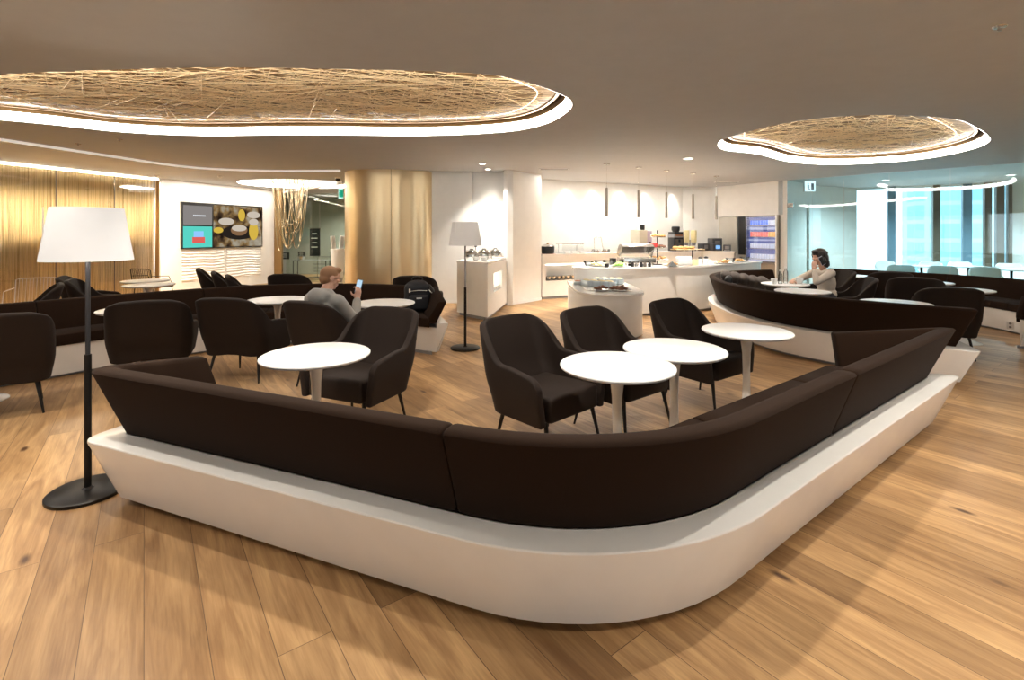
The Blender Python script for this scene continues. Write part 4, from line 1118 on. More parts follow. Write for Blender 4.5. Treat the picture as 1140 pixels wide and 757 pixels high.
# shelf continuing under the fridge wall
O=(5.4,13.6,0); t=thing('corner_counter','white corner counter between the back wall and the drinks fridge','counter',O)
slab([(5.19,13.43),(5.86,13.0),(6.10,13.35),(6.08,13.82),(5.8,13.98),(4.96,13.93)],.99,1.03,WHITE_GLOSS,'countertop',t,O)
MB().quadbox([(5.21,13.45),(5.85,13.04),(6.06,13.38),(6.05,13.8),(5.78,13.95),(4.99,13.9)],0,.99).build('body',WALLW,t,O,sharp=20)
q=bc(5.0,.1)
appliance(5.24,13.52,1.03,(.24,.2,.2),'small grey card terminal box left of the blue-screen unit','toaster',None,.35)
appliance(5.52,13.38,1.03,(.30,.16,.19),'grey unit with glowing blue display on the back counter','milk_frother',SCR_BLUE,.35)
appliance(5.60,13.64,1.03,(.34,.2,.34),'tall dark unit behind the blue-display unit','water_boiler',None,.35)
appliance(5.78,13.28,1.03,(.2,.12,.17),'small black card reader in front of the pale wall niche','card_reader',None,-.4)
# pale steel niche panel and dark door beside the fridge
def fw(px0,px1,z0,z1,d0,d1,name,m,parent=None,O=(0,0,0)):
    a=Vector((6.02,13.7)); b=Vector((6.72,12.47)); d=(b-a).normalized(); n=Vector((d.y,-d.x))
    if n.dot(Vector((-1,-1)))<0: n=-n
    def s(px): k=(px-CX)/F; return (k*a.y-a.x)/(d.x-k*d.y)
    p0=a+d*s(px0); p1=a+d*s(px1)
    return MB().quadbox([(p0+n*d0)[:],(p1+n*d0)[:],(p1+n*d1)[:],(p0+n*d1)[:]],z0,z1).build(name,m,parent,O,smooth=False)
t=thing('wall_panel','pale brushed steel wall panel between buffet wall and black panel','wall panel',(6.0,13.7,0)); fw(800.5,820,.98,1.96,-.03,-.005,'sheet',mat('pale_steel',(.55,.53,.48),.35,metal=.3),t,(6,13.7,0))
t=thing('menu_board','narrow black menu board left of the drinks fridge','board',(6.1,13.4,0)); fw(822.3,830.5,.93,1.96,-.02,.015,'panel',BLACKP,t,(6.1,13.4,0))
O=(6.5,12.9,0); t=thing('drinks_fridge','glass-front drinks fridge glowing blue with rows of cans','fridge',O)
fw(832.5,868.3,.05,1.97,-.32,.0,'cabinet',DSTEEL,t,O)
fw(834,866,.78,1.93,.001,.006,'glow_back',FR_BLUE,t,O)
for i,(z,mm) in enumerate([(1.80,FR_WHITE),(1.50,SCR_RED),(1.20,FR_WHITE),(.93,FR_WHITE)]):
    fw(835,866,z-.10,z-.08,.004,.035,'shelf',STEEL,t,O)
fw(834,866,1.60,1.66,.006,.01,'shelf_light',FR_WHITE,t,O); fw(834,866,1.31,1.35,.006,.01,'shelf_light',FR_WHITE,t,O); fw(834,866,.80,.87,.006,.01,'shelf_light',FR_WHITE,t,O)
fw(834,866,.76,1.95,.10,.106,'glass_door',GLASS_CLR,t,O)
fw(833,834,.05,1.96,.0,.11,'frame_side',STEEL,t,O); fw(866,867.5,.05,1.96,.0,.11,'frame_side',STEEL,t,O)
fw(834,866,.05,.74,.0,.105,'lower_door',DSTEEL,t,O); fw(838,862,.36,.385,.105,.14,'handle',CHROME,t,O)
a=Vector((6.02,13.7)); b=Vector((6.72,12.47)); d=(b-a).normalized(); n=Vector((-1,-.57)).normalized()
def fpos(px,dd): k=(px-CX)/F; s=(k*a.y-a.x)/(d.x-k*d.y); return a+d*s+n*dd
CAN=[mat('can_blue',(.1,.25,.8),.3,emit=(.2,.35,1),es=.2),mat('can_red',(.8,.12,.1),.3,emit=(1,.4,.35),es=.2),mat('can_white',(.8,.85,.95),.3,emit=(.6,.65,.85),es=.15),mat('can_orange',(.9,.5,.1),.3,emit=(1,.6,.3),es=.2)]
for r,(z,mid_) in enumerate([(1.72,0),(1.42,1),(1.12,2),(.85,2)]):
    for i in range(10):
        q=fpos(838+i*2.9,.055); mm=CAN[mid_] if i<7 else CAN[2 if r==0 else 3 if r==1 else 2]
        o=MB().lathe([(0,0),(.026,0),(.03,.008),(.03,.115),(.024,.125),(0,.125)],n=10).build('drink_can',mm); o.location=(q.x,q.y,z); tag(o,['blue and white cans on the top shelf of the drinks fridge','red and orange cans on the second shelf of the drinks fridge','white cans on the third shelf of the drinks fridge','white cans on the bottom shelf of the drinks fridge'][r].replace('cans','can',1),'can',['cans on the top fridge shelf','cans on the second fridge shelf','cans on the third fridge shelf','cans on the bottom fridge shelf'][r])

# island buffet
O=(3,9.8,0)
top=[(1.12,9.05),(1.2,8.92),(1.42,8.83),(1.8,8.82),(2.4,8.95),(3.2,9.25),(4.1,9.75),(5.02,10.5),(5.6,11.05),(5.35,11.45),(4.4,10.75),(3.4,10.15),(2.4,9.85),(1.6,9.7),(1.2,9.45)]
ip=[(p.x,p.y) for p in spline([(*c,0) for c in top],4,True)]
bp_=[(p.x,p.y) for p in loop_offset([Vector(q) for q in ip],.03)]
t=thing('buffet_island','long curved white buffet island below the tube pendants','counter',O)
MB().quadbox(ip,.845,.885,.01).build('countertop',WHITE_GLOSS,t,O)
MB().quadbox(bp_,.05,.845).build('body',WALLW,t,O,sharp=40)
MB().quadbox([(p.x,p.y) for p in loop_offset([Vector(q) for q in ip],.09)],0,.05).build('plinth',GREYM,t,O)
O=(1.5,7.8,0)
top=[(.98,9.3),(.96,8.3),(.97,7.35),(1.08,7.0),(1.36,6.84),(1.66,6.88),(1.88,7.1),(1.95,7.4),(1.97,8.3),(1.97,8.70),(1.5,8.72)]
tp=[(p.x,p.y) for p in spline([(*c,0) for c in top[1:9]],5)]; tp=tp+[(1.97,8.74),(1.3,8.79),(1.0,8.95)]
tpv=[Vector(q) for q in tp]
t=thing('serving_counter','low white rounded serving counter in front of the buffet island','counter',O)
MB().quadbox(tp,.615,.65,.008).build('countertop',WHITE_GLOSS,t,O)
MB().quadbox([(p.x,p.y) for p in loop_offset(tpv,.02)],.04,.615).build('body',WALLW,t,O,sharp=40)
MB().quadbox([(p.x,p.y) for p in loop_offset(tpv,.07)],0,.04).build('plinth',GREYM,t,O)
MB().quadbox([(1.12,7.45),(1.3,7.25),(1.75,7.4),(1.85,8.5),(1.12,8.6)],.6505,.654).build('chilled_tray',STEEL,t,O)
# bowls in the serving counter
i=0
for (px,py,h) in [(635,312,0)]: pass
def boxdish(x,y,z,w,d_,hh,label,food,rz_=0,glassy=True,group=None):
    t=thing('food_container',label,'food container',(x,y,z),rz_,group)
    MB().box((0,0,hh/2),(w,d_,hh),bev=.006).build('box',mat('pale_blue_acrylic',(.72,.82,.88),.2) if 'pale_blue_acrylic' not in MATS else MATS['pale_blue_acrylic'],t)
    m=MB(); m.ell((0,0,hh),(w*.42,d_*.42,.02)); m.build('food',food,t)
    return t
for k,(x,y) in enumerate([(1.22,8.05),(1.33,7.98),(1.44,7.92),(1.55,7.86)]): boxdish(x,y,.655,.10,.26,.085,'narrow clear food container in the front row of the serving counter',CREAM,.3,group='narrow containers in the front row of the serving counter')
for k,(x,y) in enumerate([(1.45,8.40),(1.57,8.38),(1.69,8.36),(1.81,8.34)]): boxdish(x,y,.655,.10,.22,.085,'narrow clear food container in the back row of the serving counter',CREAM,.1,group='narrow containers in the back row of the serving counter')
boxdish(1.10,8.25,.655,.14,.14,.05,'small grey container at the left edge of the serving counter',COPPER)
def platter(x,y,z,r,label,food,n=9,name='platter',fs=.05,rnd_=None):
    rr=random.Random(int(abs(x*1000)+abs(y*100)))
    t=thing(name,label,'platter',(x,y,z))
    MB().lathe([(0,0),(r*.6,0),(r*.97,.018),(r,.024),(r*.96,.024),(r*.6,.008),(0,.008)],n=28).build('plate',CERAM,t)
    m=MB()
    for k in range(n):
        a=rr.uniform(0,6.28); q=rr.uniform(0,.65)*r
        m.ell((q*math.cos(a),q*math.sin(a),.02+rr.uniform(.0,.045)),(fs*rr.uniform(.8,1.2),fs*.6,fs*.4),Matrix.Rotation(rr.uniform(0,3),3,'Z'),8)
    m.build('food',food,t); return t
MEAT=mat('brown_meat',(.22,.09,.05),.5,bump=(60,.5,.4))
platter(1.33,7.30,.655,.13,'plate of brown slices on the near edge of the serving counter',MEAT,8)
platter(1.60,7.32,.655,.17,'wide plate of folded meats on the rounded end of the serving counter',MEAT,14)
# items on the island
IZ=.886
platter(1.62,9.2,IZ,.18,'left flat cheese platter on the rounded end of the buffet island',CREAM,10)
platter(1.95,9.12,IZ,.17,'wide salad platter on the buffet island left of the roll-top cover',GREEN,12)
platter(4.35,10.12,IZ,.22,'bread platter at the right end of the buffet island',BREAD,14)
platter(4.9,10.62,IZ,.18,'rightmost bread platter on the buffet island',BREAD,10)
platter(3.0,9.35,IZ,.16,'small pastry plate on the front edge of the buffet island',BREAD,7)
def tub(x,y,z,r,h,label,m=BLACKP):
    t=thing('canister',label,'canister',(x,y,z)); MB().lathe([(0,0),(r*.9,0),(r,.01),(r,h*.85),(r*.95,h*.86),(0,h*.86)],n=20).build('pot',m,t); MB().lathe([(r*1.04,h*.86),(r*1.04,h*.95),(r*.3,h),(0,h)],n=20).build('lid',m,t)
tub(1.93,9.45,IZ,.065,.15,'black lidded canister standing left of the roll-top cover')
tub(1.72,8.98,IZ,.045,.075,'small black pot on the front left edge of the buffet island')
# roll-top chafing cover
t=thing('roll_top_chafer','open stainless roll-top chafing dish on the buffet island','chafing dish',(2.37,9.42,IZ),.1)
mb=MB(); rails=[]
for j in range(13):
    a=PI*(.12+.5*j/12); rails.append([(-.20,-.22*math.cos(a),.10+.24*math.sin(a)),(-.205,-.22*math.cos(a),.10+.24*math.sin(a))])
MB().box((0,0,.11),(.62,.42,.10),bev=.01).build('pan',STEEL,t)
mb=MB(); R1=[];R2=[]
for j in range(17):
    a=PI*(.08+.62*j/16); R1.append((-.31,.22*math.cos(a),.15+.27*math.sin(a))); R2.append((.31,.22*math.cos(a),.15+.27*math.sin(a)))
mb.skin([R1,R2]); ca_=[mb.v(p) for p in R1]+[mb.v((-.31,0,.15))]; mb.bm.faces.new(ca_); cb_=[mb.v(p) for p in R2]+[mb.v((.31,0,.15))]; mb.bm.faces.new(cb_)
o=mb.build('roll_cover',STEEL,t); o.modifiers.new('t','SOLIDIFY').thickness=.004
for sx in(-.26,.26):
    for sy in (-.17,.17): MB().cyl((sx,sy,.08),(sx,sy,0),.012,n=8).build('leg',STEEL,t)
for sx in (-.12,.12): MB().cyl((sx,-.0,.0),(sx,0,.04),.04,n=12).build('burner',BLACKP,t)
for k,(x,y) in enumerate([(2.22,9.09),(2.30,9.12),(2.38,9.09),(2.46,9.14),(2.54,9.12)]):
    o=MB().lathe([(0,0),(.03,0),(.034,.05),(.022,.07),(.022,.09),(0,.09)],n=12).build('sauce_bottle',[BLACKP,STEEL,BLACKP,DSTEEL,BLACKP][k]); o.location=(x,y,IZ); tag(o,'small dark sauce bottle in the cluster before the roll-top cover','bottle','sauce bottles on the buffet island')
# tiered stand
t=thing('tiered_stand','tall three-tier stand stacked with bread and pastries','cake stand',(2.86,9.72,IZ))
MB().cyl((0,0,0),(0,0,.68),.012,n=10).build('post',BLACKM,t); MB().lathe([(0,0),(.1,0),(.1,.015),(0,.02)],n=20).build('base',BLACKM,t)
rr=random.Random(5)
for k,(z,r) in enumerate(((.10,.20),(.33,.18),(.54,.155))):
    o=MB().lathe([(.0,z),(r,z),(r*1.03,z+.015),(r,z+.015),(0,z+.005)],n=28).build('tier',[STEEL,STEEL,STEEL][k],t)
    m=MB()
    for q in range(11):
        a=q*.9; d_=r*rr.uniform(.35,.8); m.ell((d_*math.cos(a),d_*math.sin(a),z+.03+rr.uniform(0,.02)),(.045,.03,.022),Matrix.Rotation(a,3,'Z'),8)
    m.build('pastries',BREAD if k!=1 else MEAT,o)
o=MB().box((2.76,9.62,IZ+.39),(.11,.08,.08),bev=.005).build('red_box',REDP); tag(o,'small red box on the middle tier of the bread stand','box')
# wooden board stand
t=thing('board_stand','raised wooden board of loaves on a dark post on the island','bread board',(3.48,9.8,IZ))
MB().box((0,0,.30),(.62,.2,.018),bev=.005).build('board',mat('pale_wood',(.55,.38,.2),.5),t); MB().cyl((.1,0,0),(.1,0,.29),.014,n=10).build('post',BLACKM,t); MB().lathe([(0,0),(.11,0),(.11,.012),(0,.016)],c=(.1,0,0),n=20).build('base',BLACKM,t)
m=MB()
for k in range(4): m.ell((-.24+.11*k,0,.335),(.075,.05,.035),Matrix.Rotation(.6,3,'Z'),10)
m.build('loaves',BREAD,t)
t=thing('toaster','white bread toaster below the wooden board on the island','toaster',(3.32,9.55,IZ),.1)
MB().box((0,0,.09),(.28,.16,.16),bev=.03).build('housing',WHITEP,t); MB().box((.0,0,.172),(.2,.03,.006)).build('slot',BLACKP,t); MB().box((.145,0,.1),(.012,.03,.02)).build('lever',BLACKP,t)
t=thing('napkin_pyramid','dark folded napkin pyramid on the front of the island','napkin',(2.98,9.2,IZ+.0))
MB().quadbox([(-.1,-.08),(.1,-.08),(.1,.08),(-.1,.08)],0,.004).cyl((0,0,.003),(0,0,.10),.11,.01,n=4).build('cloth',BLACKP,t)
for k,(x,y) in enumerate([(3.72,9.75),(3.86,9.83)]):
    t=thing('milk_jug',['left white milk jug with black lid on the island','right white milk jug with black lid on the island'][k],'jug',(x,y,IZ))
    MB().lathe([(0,0),(.045,0),(.05,.02),(.042,.12),(0,.12)],n=16).build('jug',CERAM,t); MB().lathe([(.043,.12),(.043,.15),(0,.165)],n=16).build('lid',BLACKP,t); MB().tube([(.045,0,.11),(.085,0,.09),(.08,0,.05),(.05,0,.03)],.006).build('handle',CERAM,t)
o=MB().box((3.56,9.6,IZ+.055),(.1,.07,.11),bev=.004).build('tea_box',CREAM); tag(o,'pale yellow tea box beside the milk jugs on the island','box')
for k,(x,y) in enumerate([(4.05,9.98),(4.15,10.2)]):
    o=MB().lathe([(0,0),(.07,0),(.08,.06),(.075,.06),(.065,.008),(0,.008)],n=18).build('bowl',CERAM); o.location=(x,y,IZ); tag(o,['white bowl beside the bread platter, nearer the jugs','white bowl behind the bread platter on the island'][k],'bowl')
for k,(x,y) in enumerate([(1.45,9.35),(1.68,9.5),(1.88,9.65),(4.62,10.45),(5.12,10.88)]):
    o=MB().lathe([(0,0),(.06,0),(.1,.08),(.105,.10),(.1,.10),(.055,.01),(0,.01)],n=20).build('glass_bowl',WATER_GL); o.location=(x,y,IZ); tag(o,['clear glass bowl at the left end of the buffet island','clear glass bowl behind the cheese platter','clear glass bowl beside the black canister','clear glass bowl between the bread platters','clear glass bowl behind the rightmost bread platter'][k],'bowl')
for (px,py) in [(675.4,181.8),(711,186),(742,189.5),(771.5,192.6),(797.5,195.8)]:
    x,y=P(px,py,C); spot('pendant_bulb',(x,y,C-1.02),(x,y,0),75,135,.9)
for (x,y,lb) in [(9.3,12.3,'small round downlight added to brighten the room beyond the glass, left'),(11.3,11.2,'small round downlight added to brighten the room beyond the glass, right'),(12.9,10.2,'round downlight added as fill beyond the glass near the right picture edge')]:
    downlight(x,y,lb,0); spot('cool_fill_lamp',(x,y,CEIL-.03),(x,y,0),120,150,.7,.04,(.86,.97,1))  # cool lamps added to lift the room behind the partition
#@@PEOPLE
# ------------------------------------------------------------------ people
def fuse(mb, name, m, parent, vox=.008, sm=4):
    """unite overlapping shapes into one continuous smooth surface"""
    o=mb.build(name,m,None)
    r=o.modifiers.new('r','REMESH'); r.mode='VOXEL'; r.voxel_size=vox
    s_=o.modifiers.new('s','SMOOTH'); s_.iterations=sm; s_.factor=.6
    dg=bpy.context.evaluated_depsgraph_get(); me=bpy.data.meshes.new_from_object(o.evaluated_get(dg))
    o.modifiers.clear(); old=o.data; o.data=me; bpy.data.meshes.remove(old)
    me.materials.clear(); me.materials.append(m)
    for p in me.polygons: p.use_smooth=True
    o.name=name; o.parent=parent; return o
V=Vector
def chainpts(mb, pts, n=14):
    for (a,ra),(b,rb) in zip(pts,pts[1:]): mb.cap(a,b,ra,rb,n)
def head(mb, c, R):
    """c centre of the head, R rotation (face looks to local +y)"""
    def e(o,r): mb.ell(V(c)+R@V(o),r,R,20)
    e((0,-.008,.025),(.076,.094,.088)); e((0,.022,-.035),(.058,.068,.072)); e((0,.048,-.085),(.034,.034,.028))
    e((0,.098,-.012),(.011,.02,.017)); mb.cap(V(c)+R@V((0,.082,.02)),V(c)+R@V((0,.105,-.018)),.008,.012,8)
    for s in (-1,1):
        e((s*.077,-.006,-.008),(.010,.020,.030)); e((s*.036,.068,-.02),(.022,.018,.016))
    e((0,.085,-.052),(.024,.012,.007)); e((0,.083,-.062),(.021,.012,.008)); e((0,.075,.035),(.05,.012,.008))
def hand(mb, wrist, dirv, palmn, curl=.6, s=1.0, thumb=1):
    """wrist point, direction of the palm, palm normal (towards the palm side), curl of the fingers"""
    d=V(dirv).normalized(); n_=V(palmn).normalized(); n_=(n_-d*n_.dot(d)).normalized(); w_=d.cross(n_)
    W=V(wrist)
    for k in (-1.0,-.33,.33,1.0): mb.cap(W+w_*k*.018*s,W+d*.082*s+w_*k*.029*s,.0155*s,.012*s,8)
    for k,L in zip((-1.0,-.36,.3,.95),(.062,.076,.082,.072)):
        p=W+d*.085*s+w_*k*.03*s; dd=d.copy(); r=.0088*s
        for seg,f in enumerate((.45,.32,.25)):
            a=curl*(.55 if seg==0 else 1.0); ax=w_
            dd=(dd*math.cos(a)+n_*math.sin(a)).normalized() if seg==0 else (dd*math.cos(a)+ (n_-dd*n_.dot(dd)).normalized()*math.sin(a)).normalized()
            q=p+dd*L*f*s; mb.cap(p,q,r,r*.92,8); p=q; r*=.92
    p=W+d*.022*s+w_*thumb*.030*s; q=p+(d*.55+w_*thumb*.75+n_*.45).normalized()*.042*s; r_=q+(d*.85+w_*thumb*.1+n_*.55).normalized()*.032*s
    mb.cap(p,q,.013*s,.0105*s,8); mb.cap(q,r_,.0105*s,.008*s,8)

# man in the grey hoodie
mx,my=mc.location.x,mc.location.y; mrz=mc.rotation_euler.z-PI      # local +y = facing
man=thing('person','man in grey hoodie with short ginger hair, seen from behind holding a phone','person',(mx-.09,my+.03,-.02),mrz)
# local frame: x right, y forward, z up
HC=V((-.0,.02,1.075)); HR=Matrix.Rotation(-.45,3,'Z')@Matrix.Rotation(-.25,3,'X')
sh_r=V((.185,-.06,.86)); el_r=V((.25,.10,.63)); wr_r=V((.15,.24,.84)); sh_l=V((-.185,-.06,.86)); el_l=V((-.27,.10,.62)); wr_l=V((-.10,.30,.60))
b=MB()
head(b,HC,HR); b.cap((0,-.06,.90),HC+V((0,-.02,-.06)),.058,.055)
b.ell((0,-.07,.74),(.155,.10,.17)); b.ell((0,-.04,.56),(.15,.11,.12)); b.ell((0,-.06,.85),(.16,.07,.06))
for sh,el,wr in ((sh_r,el_r,wr_r),(sh_l,el_l,wr_l)): chainpts(b,[(sh,.05),(el,.038),(wr,.026)])
hand(b,wr_r,(-.05,.25,.95),(-.95,.25,0),.75,1,thumb=1)
hand(b,wr_l,(.6,.75,-.1),(0,0,-1),.5,1,thumb=-1)
for s in (-1,1): chainpts(b,[(V((s*.09,.0,.53)),.085),(V((s*.12,.42,.53)),.058),(V((s*.12,.46,.12)),.042)]); b.cap((s*.12,.44,.06),(s*.13,.60,.035),.04,.032)
fuse(b,'body',SKIN,man,.0075,3)
h=MB()
h.ell(HC+HR@V((0,-.016,.034)),(.079,.097,.084),HR,20); h.ell(HC+HR@V((0,-.04,-.015)),(.071,.066,.07),HR,20); h.ell(HC+HR@V((0,.05,.088)),(.06,.045,.028),HR,16)
fuse(h,'hair',HAIR_G,man,.007,2)
g=MB()
g.ell((0,-.07,.74),(.185,.125,.19)); g.ell((0,-.04,.56),(.175,.135,.13)); g.ell((0,-.065,.86),(.20,.085,.07)); g.cap((-.185,-.06,.86),(.185,-.06,.86),.068)
g.ell((0,-.13,.905),(.13,.075,.075)); g.cap((-.1,-.06,.93),(-.06,.03,.86),.03); g.cap((.1,-.06,.93),(.06,.03,.86),.03)
g.cap((-.105,-.085,.945),(.105,-.085,.945),.035)
for sh,el,wr in ((sh_r,el_r,wr_r),(sh_l,el_l,wr_l)): chainpts(g,[(sh,.066),(sh.lerp(el,.5),.064),(el,.056),(wr+(el-wr)*.1,.044)])
g.ell(el_r,(.062,.062,.062)); 
g.ell((0,-.155,.90),(.115,.06,.085)); g.ell((0,-.12,.93),(.145,.07,.045)); fuse(g,'hoodie',HOODIE,man,.010,12)
g=MB()
for s in (-1,1): chainpts(g,[(V((s*.09,-.02,.54)),.105),(V((s*.12,.42,.535)),.072),(V((s*.12,.46,.13)),.062)])
g.ell((0,-.02,.53),(.18,.14,.10)); fuse(g,'trousers',DENIM,man,.011,2)
g=MB()
for s in (-1,1): g.cap((s*.12,.42,.055),(s*.13,.62,.042),.052,.040)
fuse(g,'shoes',BLACKP,man,.01,1)
gl_=MB()
for s in (-1,1): gl_.tube([HC+HR@V((s*.035+.024*math.cos(a),.102,-.0+.018*math.sin(a))) for a in [i*PI/6 for i in range(12)]],.002,5,True); gl_.tube([HC+HR@V((s*.059,.10,.003)),HC+HR@V((s*.082,.0,.0))],.002,5)
gl_.build('glasses',BLACKM,man)
Mm=Matrix.Translation((mx-.09,my+.03,-.02))@Matrix.Rotation(mrz,4,'Z')
pc=Mm@(wr_r+V((-.035,.065,.125)))
ph=thing('smartphone','smartphone with bright screen held up by the man in grey hoodie','phone',pc)
o=MB().box((0,0,0),(.072,.009,.145),bev=.004).build('case',BLACKP,ph); o2=MB().box((0,-.0052,0),(.064,.001,.13)).build('screen',PHONE,ph)
ph.rotation_euler=(-.25,.12,-.35)

# woman in beige
wx,wy=4.80,7.62
woman=thing('person','woman in beige top with dark wavy hair, phone at her ear, leaning on a table','person',(wx,wy,0),PI/2+.10)
HC=V((0,.07,1.14)); HR=Matrix.Rotation(.0,3,'Z')@Matrix.Rotation(-.12,3,'X')
sh_l=V((.165,-.0,.90)); el_l=V((.19,.34,.765)); wr_l=V((.125,.22,1.0))   # arm nearest the camera is her left when facing -x
sh_r=V((-.165,.0,.90)); el_r=V((-.2,.26,.78)); wr_r=V((-.02,.47,.765))
sh_n=V((-.155,-.01,.90)); el_n=V((-.21,.27,.775)); wr_n=V((-.14,.26,.975))
sh_f=V((.155,-.0,.90)); el_f=V((.21,.26,.775)); wr_f=V((.06,.47,.765))
b=MB()
head(b,HC,HR); b.cap((0,-.01,.93),HC+V((0,-.02,-.06)),.05,.047)
b.ell((0,-.04,.74),(.135,.09,.18)); b.ell((0,-.05,.56),(.15,.12,.12)); b.ell((0,-.01,.88),(.14,.06,.05))
for sh,el,wr in ((sh_n,el_n,wr_n),(sh_f,el_f,wr_f)): chainpts(b,[(sh,.042),(el,.034),(wr,.023)])
hand(b,wr_n,(.25,-.25,.9),(.8,-.6,-.1),.6,.9,thumb=-1)
hand(b,wr_f,(-.75,.6,.05),(0,0,-1),.35,.95,thumb=1)
for s in (-1,1): chainpts(b,[(V((s*.09,.0,.53)),.08),(V((s*.10,.40,.52)),.052),(V((s*.10,.42,.12)),.038)]); b.cap((s*.10,.41,.06),(s*.10,.55,.03),.036,.028)
fuse(b,'body',SKIN,woman,.0075,3)
h=MB()
h.ell(HC+HR@V((0,-.02,.045)),(.092,.108,.09),HR,20); h.ell(HC+HR@V((0,-.062,-.03)),(.095,.075,.11),HR,20); h.ell(HC+HR@V((0,-.07,-.11)),(.09,.06,.07),HR,16)
rr=random.Random(11)
for k in range(26):
    a=PI+rr.uniform(-1.9,1.9)+PI/2; z=rr.uniform(-.14,.08); q=HC+HR@V((.088*math.cos(a),-.03+.09*math.sin(a),z)); h.ell(q,(.022,.022,.034),None,8)
for s in (-1,1): h.ell(HC+HR@V((s*.074,.01,.03)),(.02,.055,.07),HR,12); h.ell(HC+HR@V((s*.078,-.035,-.08)),(.025,.045,.06),HR,12)
h.ell(HC+HR@V((0,.06,.088)),(.062,.04,.03),HR,14)
fuse(h,'hair',HAIR_B,woman,.007,2)
g=MB()
g.ell((0,-.045,.74),(.165,.115,.19)); g.ell((0,-.05,.57),(.17,.14,.12)); g.ell((0,-.015,.885),(.165,.075,.062)); g.cap((-.155,-.01,.895),(.155,-.01,.895),.06)
for sh,el,wr in ((sh_n,el_n,wr_n),(sh_f,el_f,wr_f)): chainpts(g,[(sh,.062),(el,.05),(wr+(el-wr)*.22,.035)])
fuse(g,'top',BEIGE,woman,.010,7)
g=MB()
for s in (-1,1): chainpts(g,[(V((s*.09,-.02,.53)),.10),(V((s*.10,.40,.525)),.066),(V((s*.10,.42,.13)),.055)])
g.ell((0,-.03,.53),(.17,.14,.09)); fuse(g,'trousers',DENIM,woman,.011,2)
g=MB()
for s in (-1,1): g.cap((s*.10,.39,.05),(s*.10,.57,.038),.045,.034)
fuse(g,'shoes',BLACKP,woman,.01,1)
Mw=Matrix.Translation((wx,wy,0))@Matrix.Rotation(PI/2+.10,4,'Z')
t=thing('smartphone','pale smartphone held against the ear of the woman in beige','phone',Mw@(HC+V((-.108,.035,-.055))),PI/2)
MB().box((0,0,0),(.07,.009,.14),bev=.004).build('case',mat('pale_phone',(.4,.45,.55),.3),t); MB().box((0,.0048,0),(.062,.001,.125)).build('screen',BLACKP,t)
t.rotation_euler=(0,.5,PI/2+PI/2+.1)

# things on her table
tx,ty=P(874,315.5,H)
for k,(dx,dy,lb) in enumerate([(-.10,-.05,'clear water bottle standing on the table of the woman in beige'),(.02,.02,'second taller bottle right of the clear one on the woman\'s table')]):
    t=thing('bottle',lb,'bottle',(tx+dx,ty+dy,.734)); MB().lathe([(0,0),(.03,0),(.033,.01),(.033,.13 + k*.04),(.014,.17+k*.04),(.014,.19+k*.04),(0,.19+k*.04)],n=18).build('bottle_body',WATER_GL,t); MB().cyl((0,0,.19+k*.04),(0,0,.215+k*.04),.016,n=12).build('cap',WHITEP,t)
cup(tx+.19,ty-.06,.734,'white cup in front of the elbow of the woman in beige',None,1.25); cup(tx-.22,ty-.1,.734,'white cup at the left rim of the woman\'s table',None,1.1)

# ------------------------------------------------------------------ backpack and jacket
t=thing('backpack','black backpack leaning on the curved left bench beside the round table','bag',(-1.27,6.62,.452),.35)
g=MB(); g.box((0,0,.20),(.34,.20,.38),bev=.07); g.ell((0,.0,.36),(.15,.09,.07)); fuse(g,'main_pack',NAVY,t,.012,4)
g=MB(); g.box((0,-.12,.14),(.26,.07,.20),bev=.03); fuse(g,'front_pocket',NAVY,t,.012,3)
MB().tube([(-.07,0,.40),(-.07,0,.45),(.0,0,.475),(.07,0,.45),(.07,0,.40)],.011,8).build('carry_loop',BLACKP,t)
MB().tube([(.15,-.07,.36),(.19,-.12,.30),(.20,-.13,.18),(.17,-.08,.05)],.016,8).build('strap',BLACKP,t)
m=MB(); m.tube([(-.11,-.11,.29),(0,-.125,.30),(.11,-.11,.29)],.004,6); m.box((-.0,-.158,.20),(.07,.004,.018)); m.box((-.12,-.13,.30),(.02,.01,.05)); m.tube([(.14,-.1,.30),(.17,-.12,.26),(.2,-.12,.29)],.006,6)
m.build('light_trim',CANVAS,t)
t=thing('jacket','grey-brown quilted jacket draped over the back of the middle bench','jacket',(3.92,8.05,.46))
jb=MB(); rj=random.Random(2)
for i in range(6):
    for j in range(4):
        u=i/5; v=j/3
        jb.ell((-.30+.62*u,.30-.30*u+.05*v, .33-.05*u*u-.27*v*v+rj.uniform(-.01,.02)-.06*u),(.085,.11,.062),Matrix.Rotation(.5+.5*v,3,'X'),12)
fuse(jb,'quilted_shell',JACKET,t,.012,5)
s_=MB(); s_.ell((-.32,.16,.26),(.07,.06,.09),None,14); s_.ell((-.28,.06,.16),(.08,.07,.07),None,14); fuse(s_,'dark_collar',BLACKP,t,.012,4)

